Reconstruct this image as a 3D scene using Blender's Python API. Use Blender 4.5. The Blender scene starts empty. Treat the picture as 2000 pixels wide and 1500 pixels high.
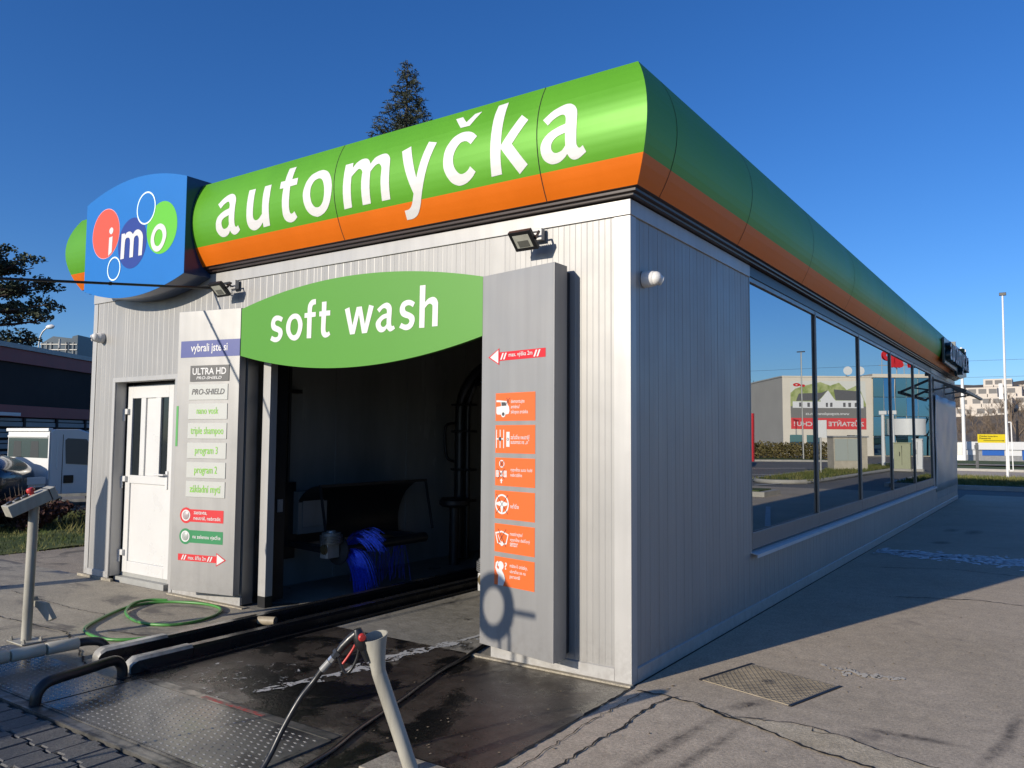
import bpy, bmesh, math, random, json
from mathutils import Vector, Matrix
from mathutils.geometry import tessellate_polygon
R = math.radians
random.seed(7)
scene = bpy.context.scene
COL = scene.collection

# ------------------------------------------------------------------ camera, sky, sun, exposure
cam_data = bpy.data.cameras.new("camera")
cam_data.sensor_width = 36.0
cam_data.lens = 27.898
cam_data.clip_start = 0.05
cam_data.clip_end = 3000
cam = bpy.data.objects.new("camera", cam_data)
COL.objects.link(cam)
def cam_axes(yaw, pitch, roll):
    f = Vector((-math.sin(yaw) * math.cos(pitch), math.cos(yaw) * math.cos(pitch), math.sin(pitch)))
    r = Vector((math.cos(yaw), math.sin(yaw), 0)); u = r.cross(f)
    return (math.cos(roll) * r + math.sin(roll) * u, -math.sin(roll) * r + math.cos(roll) * u, f)
_r, _u, _f = cam_axes(0.60318, 0.066272, 0.006759)
cam.matrix_world = Matrix(((_r.x, _u.x, -_f.x, 2.32736), (_r.y, _u.y, -_f.y, -4.75486), (_r.z, _u.z, -_f.z, 1.59926), (0, 0, 0, 1)))
scene.camera = cam

SUN_AZ, SUN_EL = 16.6, 18.1         # the light travels towards +Y, turned 16.6 degrees to +X, falling 18.1 degrees
world = bpy.data.worlds.new("World"); scene.world = world; world.use_nodes = True
wn = world.node_tree.nodes; wl = world.node_tree.links
sky = wn.new("ShaderNodeTexSky"); sky.sky_type = 'NISHITA'; sky.sun_disc = False
sky.sun_elevation = R(SUN_EL); sky.sun_rotation = R(180 + SUN_AZ)
sky.altitude = 200; sky.air_density = 1.0; sky.dust_density = 0.6; sky.ozone_density = 3.5
hsv = wn.new("ShaderNodeHueSaturation"); hsv.inputs['Saturation'].default_value = 1.2
tint = wn.new('ShaderNodeMix'); tint.data_type = 'RGBA'; tint.blend_type = 'MULTIPLY'; tint.inputs[0].default_value = 1; tint.inputs[7].default_value = (.74, .94, 1.30, 1)
wl.new(sky.outputs[0], hsv.inputs['Color']); wl.new(hsv.outputs[0], tint.inputs[6]); wl.new(tint.outputs[2], wn['Background'].inputs['Color'])
wn['Background'].inputs['Strength'].default_value = 0.102
sun_d = bpy.data.lights.new("sun", 'SUN'); sun_d.energy = 5.0; sun_d.angle = R(0.55); sun_d.color = (1.0, 0.905, 0.77)
sun = bpy.data.objects.new("sun", sun_d); COL.objects.link(sun)
_d = Vector((math.sin(R(SUN_AZ)) * math.cos(R(SUN_EL)), math.cos(R(SUN_AZ)) * math.cos(R(SUN_EL)), -math.sin(R(SUN_EL))))
sun.rotation_euler = _d.to_track_quat('-Z', 'Y').to_euler(); sun.location = (-6, -20, 12)
scene.view_settings.view_transform = 'Standard'; scene.view_settings.look = 'None'
scene.view_settings.exposure = 0.15; scene.view_settings.gamma = 1.0
scene.cycles.max_bounces = 8; scene.cycles.glossy_bounces = 5; scene.cycles.transparent_max_bounces = 12
scene.cycles.caustics_reflective = False; scene.cycles.caustics_refractive = False

# ------------------------------------------------------------------ helpers
class MB:
    """collects shapes in world coordinates; several material slots allowed"""
    def __init__(s): s.v = []; s.f = []; s.mi = []; s.cur = 0
    def slot(s, i): s.cur = i; return s
    def add(s, vs, fs):
        b = len(s.v); s.v += [tuple(v) for v in vs]
        for f in fs: s.f.append([b + i for i in f]); s.mi.append(s.cur)
        return s
    def box(s, x0, y0, z0, x1, y1, z1):
        vs = [(x, y, z) for z in (z0, z1) for y in (y0, y1) for x in (x0, x1)]
        return s.add(vs, [(0, 2, 3, 1), (4, 5, 7, 6), (0, 1, 5, 4), (2, 6, 7, 3), (0, 4, 6, 2), (1, 3, 7, 5)])
    def obox(s, c, ax, ay, az, hx, hy, hz):
        c = Vector(c); ax = Vector(ax).normalized() * hx; ay = Vector(ay).normalized() * hy; az = Vector(az).normalized() * hz
        vs = [c + i * ax + j * ay + k * az for k in (-1, 1) for j in (-1, 1) for i in (-1, 1)]
        return s.add(vs, [(0, 2, 3, 1), (4, 5, 7, 6), (0, 1, 5, 4), (2, 6, 7, 3), (0, 4, 6, 2), (1, 3, 7, 5)])
    def bar(s, a, b, w, h, up=(0, 0, 1)):
        a = Vector(a); b = Vector(b); d = (b - a); L = d.length; d.normalize(); up = Vector(up)
        if abs(d.dot(up)) > .98: up = Vector((1, 0, 0))
        sd = d.cross(up).normalized(); u2 = sd.cross(d)
        return s.obox((a + b) / 2, d, sd, u2, L / 2, w / 2, h / 2)
    def tube(s, pts, r, n=10, caps=True, closed=False):
        pts = [Vector(p) for p in pts]; m = len(pts)
        rs = r if isinstance(r, (list, tuple)) else [r] * m
        t0 = (pts[1] - pts[0]).normalized()
        nrm = t0.orthogonal().normalized(); rings = []; tp = t0
        for i in range(m):
            if closed: t = pts[(i + 1) % m] - pts[i - 1]
            elif i == 0: t = pts[1] - pts[0]
            elif i == m - 1: t = pts[-1] - pts[-2]
            else: t = (pts[i + 1] - pts[i]).normalized() + (pts[i] - pts[i - 1]).normalized()
            t = t.normalized() if t.length > 1e-9 else tp
            q = tp.rotation_difference(t); nrm = q @ nrm; tp = t
            nrm = (nrm - t * nrm.dot(t)).normalized(); bn = t.cross(nrm)
            rings.append([pts[i] + rs[i] * (math.cos(2 * math.pi * k / n) * nrm + math.sin(2 * math.pi * k / n) * bn) for k in range(n)])
        vs = [p for rg in rings for p in rg]; fs = []
        for i in range(m if closed else m - 1):
            j = (i + 1) % m
            for k in range(n): fs.append((i * n + k, i * n + (k + 1) % n, j * n + (k + 1) % n, j * n + k))
        if caps and not closed: fs += [tuple(range(n - 1, -1, -1)), tuple(range((m - 1) * n, m * n))]
        return s.add(vs, fs)
    def cyl(s, a, b, r0, r1=None, n=16): return s.tube([a, b], [r0, r0 if r1 is None else r1], n)
    def lathe(s, c, ax, prof, n=20):
        """prof: (along, radius) pairs along axis ax from c"""
        c = Vector(c); ax = Vector(ax).normalized(); o = ax.orthogonal().normalized(); b = ax.cross(o)
        vs = []; fs = []
        for h, r in prof:
            vs += [c + ax * h + max(r, 1e-4) * (math.cos(2 * math.pi * k / n) * o + math.sin(2 * math.pi * k / n) * b) for k in range(n)]
        for i in range(len(prof) - 1):
            for k in range(n): fs.append((i * n + k, i * n + (k + 1) % n, (i + 1) * n + (k + 1) % n, (i + 1) * n + k))
        fs += [tuple(range(n - 1, -1, -1)), tuple(range((len(prof) - 1) * n, len(prof) * n))]
        return s.add(vs, fs)
    def prism(s, poly, fn, d0, d1):
        """poly of 2-D points, fn(u, v, d) -> world; closed solid between depths d0 and d1"""
        n = len(poly); tri = tessellate_polygon([[Vector((u, v, 0)) for u, v in poly]])
        vs = [fn(u, v, d0) for u, v in poly] + [fn(u, v, d1) for u, v in poly]
        fs = [tuple(t) for t in tri] + [tuple(i + n for i in reversed(t)) for t in tri]
        fs += [(i, (i + 1) % n, n + (i + 1) % n, n + i) for i in range(n)]
        return s.add(vs, fs)
    def flat(s, loops, fn):
        tri = tessellate_polygon([[Vector((u, v, 0)) for u, v in L] for L in loops])
        vs = [fn(u, v) for L in loops for u, v in L]
        return s.add(vs, [tuple(t) for t in tri])
    def grid(s, us, vs_, fn):
        n = len(vs_); vs = [fn(u, v) for u in us for v in vs_]
        return s.add(vs, [(i * n + j, (i + 1) * n + j, (i + 1) * n + j + 1, i * n + j + 1) for i in range(len(us) - 1) for j in range(n - 1)])

def wloc(o):
    v = Vector((0, 0, 0))
    while o is not None: v = v + o.location; o = o.parent
    return v
def build(name, mb, mats, parent=None, smooth=40, bevel=0, origin=None, fix=True):
    """links what mb collected as ONE mesh object; geometry is given in world coordinates"""
    org = wloc(parent) if parent is not None else Vector(origin if origin is not None else (0, 0, 0))
    me = bpy.data.meshes.new(name)
    me.from_pydata([(v[0] - org.x, v[1] - org.y, v[2] - org.z) for v in mb.v], [], mb.f)
    if not isinstance(mats, (list, tuple)): mats = [mats]
    for m in mats: me.materials.append(m)
    if len(mats) > 1: me.polygons.foreach_set('material_index', mb.mi)
    if fix and len(mb.f) < 60000:
        bm = bmesh.new(); bm.from_mesh(me); bmesh.ops.recalc_face_normals(bm, faces=bm.faces); bm.to_mesh(me); bm.free()
    if smooth:
        me.polygons.foreach_set('use_smooth', [True] * len(me.polygons)); me.set_sharp_from_angle(angle=R(smooth))
    me.update()
    o = bpy.data.objects.new(name, me); COL.objects.link(o)
    if parent is not None: o.parent = parent
    else: o.location = org
    if bevel:
        md = o.modifiers.new('bevel', 'BEVEL'); md.width = bevel; md.segments = 2; md.limit_method = 'ANGLE'; md.angle_limit = R(35)
    return o
def tag(o, label=None, cat=None, group=None, kind=None):
    if label: o['label'] = label
    if cat: o['category'] = cat
    if group: o['group'] = group
    if kind: o['kind'] = kind
    return o
def thing(name, label, cat, loc=(0, 0, 0), group=None):
    o = bpy.data.objects.new(name, None); COL.objects.link(o); o.location = loc; o.empty_display_size = .2
    return tag(o, label, cat, group)
def structure(name, mb, mat, smooth=0, fix=True):
    return tag(build(name, mb, mat, None, smooth, fix=fix), kind='structure')
def copy_tree(o, dx, parent=None):
    c = o.copy(); COL.objects.link(c)
    if parent is None: c.location = o.location + Vector(dx)
    else: c.parent = parent
    for ch in o.children: copy_tree(ch, dx, c)
    return c

# ------------------------------------------------------------------ materials
def srgb(r, g, b):
    f = lambda c: (c / 255 / 12.92) if c / 255 <= .04045 else ((c / 255 + .055) / 1.055) ** 2.4
    return (f(r), f(g), f(b))
def mat(name, col, rough=.5, metal=0, var=0, vscale=4, bump=0, bscale=60, rvar=0, coat=0, col2=None, spec=.5, stretch=None, detail=5, thr=None):
    """principled surface with noise in colour, roughness and relief, laid out in world space"""
    m = bpy.data.materials.new(name); m.use_nodes = True; nt = m.node_tree; n = nt.nodes; l = nt.links
    p = n['Principled BSDF']; p.inputs['Base Color'].default_value = (*col, 1); p.inputs['Roughness'].default_value = rough
    p.inputs['Metallic'].default_value = metal; p.inputs['Coat Weight'].default_value = coat; p.inputs['Specular IOR Level'].default_value = spec
    geo = n.new('ShaderNodeNewGeometry'); src = geo.outputs['Position']
    if stretch:
        mp = n.new('ShaderNodeMapping'); mp.inputs['Scale'].default_value = stretch; l.new(src, mp.inputs[0]); src = mp.outputs[0]
    if var or rvar or col2:
        nz = n.new('ShaderNodeTexNoise'); nz.inputs['Scale'].default_value = vscale; nz.inputs['Detail'].default_value = detail; nz.inputs['Roughness'].default_value = .62
        l.new(src, nz.inputs['Vector'])
        rp = n.new('ShaderNodeMapRange'); a, b = thr or (.3, .7); rp.inputs[1].default_value = a; rp.inputs[2].default_value = b; l.new(nz.outputs['Fac'], rp.inputs[0])
        if var or col2:
            c2 = col2 or tuple(min(1, c * (1 + var)) for c in col); c1 = col if col2 else tuple(c * (1 - var) for c in col)
            mx = n.new('ShaderNodeMix'); mx.data_type = 'RGBA'; mx.inputs[6].default_value = (*c1, 1); mx.inputs[7].default_value = (*c2, 1)
            l.new(rp.outputs[0], mx.inputs[0]); l.new(mx.outputs[2], p.inputs['Base Color'])
        if rvar:
            rr = n.new('ShaderNodeMapRange'); rr.inputs[3].default_value = max(.02, rough - rvar); rr.inputs[4].default_value = min(1, rough + rvar)
            l.new(rp.outputs[0], rr.inputs[0]); l.new(rr.outputs[0], p.inputs['Roughness'])
    if bump:
        nb = n.new('ShaderNodeTexNoise'); nb.inputs['Scale'].default_value = bscale; nb.inputs['Detail'].default_value = 3; l.new(geo.outputs['Position'], nb.inputs['Vector'])
        bp = n.new('ShaderNodeBump'); bp.inputs['Strength'].default_value = min(1, bump); bp.inputs['Distance'].default_value = .01; l.new(nb.outputs['Fac'], bp.inputs['Height']); l.new(bp.outputs[0], p.inputs['Normal'])
    return m
def ground_mat(name, c_lo, c_hi, speck=(.6, 1.3), rough=(.75, .95), patch=1.2, speck_scale=260, bump=.35, wet=None, stain=None, wet_rough=.12, marks=()):
    """asphalt / concrete: broad patches, fine grit, optional dark stains and wet areas (low roughness, darker)"""
    m = bpy.data.materials.new(name); m.use_nodes = True; nt = m.node_tree; n = nt.nodes; l = nt.links; p = n['Principled BSDF']
    geo = n.new('ShaderNodeNewGeometry'); P = geo.outputs['Position']
    def noise(sc, det=6, ro=.6, st=None, dist=0):
        z = n.new('ShaderNodeTexNoise'); z.inputs['Scale'].default_value = sc; z.inputs['Detail'].default_value = det; z.inputs['Roughness'].default_value = ro; z.inputs['Distortion'].default_value = dist
        if st:
            mp = n.new('ShaderNodeMapping'); mp.inputs['Scale'].default_value = st; l.new(P, mp.inputs[0]); l.new(mp.outputs[0], z.inputs['Vector'])
        else: l.new(P, z.inputs['Vector'])
        return z.outputs['Fac']
    def rng(v, a, b, c, d):
        r = n.new('ShaderNodeMapRange'); r.inputs[1].default_value = a; r.inputs[2].default_value = b; r.inputs[3].default_value = c; r.inputs[4].default_value = d; l.new(v, r.inputs[0]); return r.outputs[0]
    def mixc(f, a, b, mode='MIX'):
        x = n.new('ShaderNodeMix'); x.data_type = 'RGBA'; x.blend_type = mode
        for v, i in ((a, 6), (b, 7)):
            if isinstance(v, tuple): x.inputs[i].default_value = (*v, 1)
            else: l.new(v, x.inputs[i])
        if isinstance(f, float): x.inputs[0].default_value = f
        else: l.new(f, x.inputs[0])
        return x.outputs[2]
    c = mixc(rng(noise(patch, 8), .3, .7, 0, 1), c_lo, c_hi)
    vo = n.new('ShaderNodeTexNoise'); vo.inputs['Scale'].default_value = speck_scale; vo.inputs['Detail'].default_value = 2; l.new(P, vo.inputs['Vector'])
    g = n.new('ShaderNodeCombineColor'); sp = rng(vo.outputs['Fac'], .3, .7, speck[0], speck[1])
    for i in range(3): l.new(sp, g.inputs[i])
    c = mixc(1.0, c, g.outputs[0], 'MULTIPLY')
    md = noise(9, 5, .7)
    gr = noise(55, 4, .75)
    g3 = n.new('ShaderNodeCombineColor'); s3 = rng(gr, .34, .66, .72, 1.26)
    for i in range(3): l.new(s3, g3.inputs[i])
    c = mixc(1.0, c, g3.outputs[0], 'MULTIPLY')
    g2 = n.new('ShaderNodeCombineColor'); s2 = rng(md, .3, .7, .84, 1.14)
    for i in range(3): l.new(s2, g2.inputs[i])
    c = mixc(1.0, c, g2.outputs[0], 'MULTIPLY')
    if stain: c = mixc(rng(noise(stain[1], 6, .65, stain[3] if len(stain) > 3 else None, .6), stain[2], stain[2] + .1, 0, .85), c, stain[0])
    if marks:
        mn = noise(14, 6, .7); acc = None
        for mx_, my_, ang, lx, ly, st_ in marks:      # worn-in oil and tyre marks, each with its own place and shape
            mp = n.new('ShaderNodeMapping'); mp.vector_type = 'TEXTURE'; mp.inputs['Location'].default_value = (mx_, my_, 0); mp.inputs['Rotation'].default_value = (0, 0, R(ang)); mp.inputs['Scale'].default_value = (lx, ly, 100)
            l.new(P, mp.inputs[0]); ln = n.new('ShaderNodeVectorMath'); ln.operation = 'LENGTH'; l.new(mp.outputs[0], ln.inputs[0])
            v = rng(ln.outputs['Value'], 1.0, .25, 0, st_)
            if acc is None: acc = v
            else:
                ad = n.new('ShaderNodeMath'); ad.operation = 'MAXIMUM'; l.new(acc, ad.inputs[0]); l.new(v, ad.inputs[1]); acc = ad.outputs[0]
        mm = n.new('ShaderNodeMath'); mm.operation = 'MULTIPLY'; l.new(acc, mm.inputs[0]); l.new(rng(mn, .38, .62, .25, 1.1), mm.inputs[1]); mm.use_clamp = True
        c = mixc(mm.outputs[0], c, (.045, .036, .028))
    rg = rng(md, .3, .7, rough[0], rough[1])
    if wet:
        col, sc, th = wet[:3]; w = rng(noise(sc, 7, .62, None, .5), th, th + .07, 0, 1)
        c = mixc(w, c, col)
        x = n.new('ShaderNodeMix'); x.data_type = 'FLOAT'; l.new(w, x.inputs[0]); l.new(rg, x.inputs[2]); x.inputs[3].default_value = wet_rough; rg = x.outputs[0]
    l.new(c, p.inputs['Base Color']); l.new(rg, p.inputs['Roughness'])
    h = n.new('ShaderNodeMath'); h.operation = 'ADD'; l.new(gr, h.inputs[0]); l.new(md, h.inputs[1])
    bp = n.new('ShaderNodeBump'); bp.inputs['Strength'].default_value = bump; bp.inputs['Distance'].default_value = .008
    l.new(h.outputs[0], bp.inputs['Height']); l.new(bp.outputs[0], p.inputs['Normal'])
    return m
def weathered(name, col, rough, metal):
    """painted sheet metal: faint rain streaks, slight waviness, splashed dirt just above the ground"""
    m = mat(name, col, rough, metal=metal, rvar=.07, vscale=1.3); nt = m.node_tree; n = nt.nodes; l = nt.links; p = n['Principled BSDF']
    geo = n.new('ShaderNodeNewGeometry'); mp = n.new('ShaderNodeMapping'); mp.inputs['Scale'].default_value = (1, 1, .07); l.new(geo.outputs['Position'], mp.inputs[0])
    z = n.new('ShaderNodeTexNoise'); z.inputs['Scale'].default_value = 11; z.inputs['Detail'].default_value = 6; l.new(mp.outputs[0], z.inputs['Vector'])
    r = n.new('ShaderNodeMapRange'); r.inputs[1].default_value = .35; r.inputs[2].default_value = .75; l.new(z.outputs['Fac'], r.inputs[0])
    mx = n.new('ShaderNodeMix'); mx.data_type = 'RGBA'; mx.inputs[6].default_value = (*[c * 1.03 for c in col], 1); mx.inputs[7].default_value = (*[c * .90 for c in col], 1); l.new(r.outputs[0], mx.inputs[0])
    sx = n.new('ShaderNodeSeparateXYZ'); l.new(geo.outputs['Position'], sx.inputs[0])
    dz = n.new('ShaderNodeMapRange'); dz.inputs[1].default_value = .38; dz.inputs[2].default_value = .02; l.new(sx.outputs['Z'], dz.inputs[0])
    nz = n.new('ShaderNodeTexNoise'); nz.inputs['Scale'].default_value = 16; nz.inputs['Detail'].default_value = 8; nz.inputs['Roughness'].default_value = .7; l.new(geo.outputs['Position'], nz.inputs['Vector'])
    dn = n.new('ShaderNodeMapRange'); dn.inputs[1].default_value = .42; dn.inputs[2].default_value = .75; dn.inputs[4].default_value = .38; l.new(nz.outputs['Fac'], dn.inputs[0])
    ml = n.new('ShaderNodeMath'); ml.operation = 'MULTIPLY'; l.new(dz.outputs[0], ml.inputs[0]); l.new(dn.outputs[0], ml.inputs[1])
    m2 = n.new('ShaderNodeMix'); m2.data_type = 'RGBA'; l.new(ml.outputs[0], m2.inputs[0]); l.new(mx.outputs[2], m2.inputs[6]); m2.inputs[7].default_value = (.11, .09, .07, 1); l.new(m2.outputs[2], p.inputs['Base Color'])
    w = n.new('ShaderNodeTexNoise'); w.inputs['Scale'].default_value = 1.6; w.inputs['Detail'].default_value = 2; l.new(geo.outputs['Position'], w.inputs['Vector'])
    b = n.new('ShaderNodeBump'); b.inputs['Strength'].default_value = .35; b.inputs['Distance'].default_value = .02; l.new(w.outputs['Fac'], b.inputs['Height']); l.new(b.outputs[0], p.inputs['Normal'])
    return m
def leaf_mat(name, a, b, rough=.7, scale=1.5):
    m = mat(name, a, rough, col2=b, vscale=scale, thr=(.35, .65), spec=.25); return m

PANEL = weathered('painted_sandwich_panel', (.305, .299, .286), .45, .2)
TRIM = weathered('painted_flashing', (.40, .392, .375), .38, .12)
PYLON = weathered('silver_painted_sheet', (.295, .29, .28), .42, .3)
GREEN = mat('green_gloss_paint', (.088, .30, .014), .44, metal=.15, spec=.35, var=.05, vscale=1.5, stretch=(1, 1, .3), rvar=.03)
ORANGE = mat('orange_gloss_paint', (.66, .142, .004), .44, metal=.15, spec=.35, var=.05, vscale=2, stretch=(1, 1, .3), rvar=.03)
SIGNGREEN = mat('green_sign_sheet', (.058, .235, .008), .5, var=.02, vscale=1.2)
BLUE = mat('blue_sign_sheet', (.001, .135, .44), .42, var=.03, vscale=2)
NAVY = mat('navy_print', (.014, .036, .22), .4)
RED = mat('red_orange_print', (.66, .075, .028), .4)
LIME = mat('lime_print', (.11, .46, .018), .4)
WHITE = mat('white_vinyl', (.60, .595, .58), .42, var=.02, vscale=6)
WHITEP = mat('white_upvc', (.58, .575, .555), .3, var=.03, vscale=3, rvar=.05)
RING = mat('pale_blue_print', (.72, .88, .95), .4)
DARKB = mat('brown_soffit_sheet', (.035, .018, .014), .35, var=.1, vscale=3)
BLACK = mat('black_plastic', (.012, .012, .013), .4, var=.2, vscale=20)
RUBBER = mat('black_rubber', (.016, .016, .018), .5, var=.3, vscale=15, bump=.15, bscale=90)
DGREY = mat('dark_grey_metal', (.05, .053, .058), .4, metal=.5, var=.15, vscale=8)
ALU = mat('anodised_aluminium', (.20, .205, .21), .38, metal=.6, var=.08, vscale=5, rvar=.08)
SILVER = mat('bare_aluminium', (.62, .62, .6), .35, metal=.85, var=.08, vscale=9)
STEEL = mat('galvanised_steel', (.42, .41, .38), .48, metal=.45, var=.14, vscale=9, rvar=.12, bump=.05, bscale=30)
GREYPAINT = mat('weathered_grey_paint', (.33, .315, .265), .5, var=.26, vscale=9, stretch=(1, 1, .2), rvar=.12, bump=.06, bscale=50)
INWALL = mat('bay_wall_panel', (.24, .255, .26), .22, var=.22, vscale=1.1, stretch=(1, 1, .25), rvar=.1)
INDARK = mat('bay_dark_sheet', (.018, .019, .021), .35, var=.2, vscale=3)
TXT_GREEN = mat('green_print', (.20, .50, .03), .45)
TXT_GREY = mat('dark_grey_print', (.06, .06, .06), .45)
PLATE = mat('translucent_plate', (.47, .475, .44), .3, var=.02, vscale=5)
BANDBLUE = mat('blue_print', (.032, .048, .215), .4)
PRINTRED = mat('red_print', (.55, .014, .02), .4)
PRINTGREEN = mat('dark_green_print', (.02, .20, .07), .4)
CARDORANGE = mat('orange_print', (.70, .125, .024), .42)
LENS = mat('lamp_lens', (.42, .42, .36), .15, var=.1, vscale=30)
CAMWHITE = mat('camera_housing', (.66, .65, .62), .35, var=.03, vscale=20)
HOSEGREEN = mat('green_hose', (.065, .23, .045), .42, col2=(.015, .035, .02), vscale=3.2, thr=(.55, .62))
HOSEBLACK = mat('black_hose', (.016, .016, .017), .38, var=.3, vscale=30, rvar=.1)
BRISTLE = mat('blue_bristle', (.022, .07, .75), .35, var=.5, vscale=50)
YELLOW = mat('yellow_sign_sheet', (.80, .62, .02), .45)
GLASS_DARK = mat('dark_tinted_glass', (.012, .016, .018), .06, spec=.6)

def mirror_glass(name, tint=(.74, .77, .78), thru=(.05, .055, .06), f=.66, wav=.0):
    m = bpy.data.materials.new(name); m.use_nodes = True; nt = m.node_tree; n = nt.nodes; l = nt.links; n.remove(n['Principled BSDF'])
    g = n.new('ShaderNodeBsdfGlossy'); g.inputs['Color'].default_value = (*tint, 1); g.inputs['Roughness'].default_value = .004
    t = n.new('ShaderNodeBsdfTransparent'); t.inputs['Color'].default_value = (*thru, 1)
    d = n.new('ShaderNodeBsdfDiffuse'); d.inputs['Color'].default_value = (.012, .013, .014, 1)
    a = n.new('ShaderNodeMixShader'); a.inputs[0].default_value = .35; l.new(t.outputs[0], a.inputs[1]); l.new(d.outputs[0], a.inputs[2])
    x = n.new('ShaderNodeMixShader'); x.inputs[0].default_value = f; l.new(a.outputs[0], x.inputs[1]); l.new(g.outputs[0], x.inputs[2]); l.new(x.outputs[0], n['Material Output'].inputs[0])
    if wav:
        geo = n.new('ShaderNodeNewGeometry'); z = n.new('ShaderNodeTexNoise'); z.inputs['Scale'].default_value = .8; l.new(geo.outputs['Position'], z.inputs['Vector'])
        b = n.new('ShaderNodeBump'); b.inputs['Strength'].default_value = wav; b.inputs['Distance'].default_value = .002; l.new(z.outputs['Fac'], b.inputs['Height']); l.new(b.outputs[0], g.inputs['Normal'])
    return m
SOLAR = mirror_glass('solar_control_glass', wav=.25)
OFFICE = mirror_glass('office_glass', (.34, .66, .90), (.02, .03, .04), .72)

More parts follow.
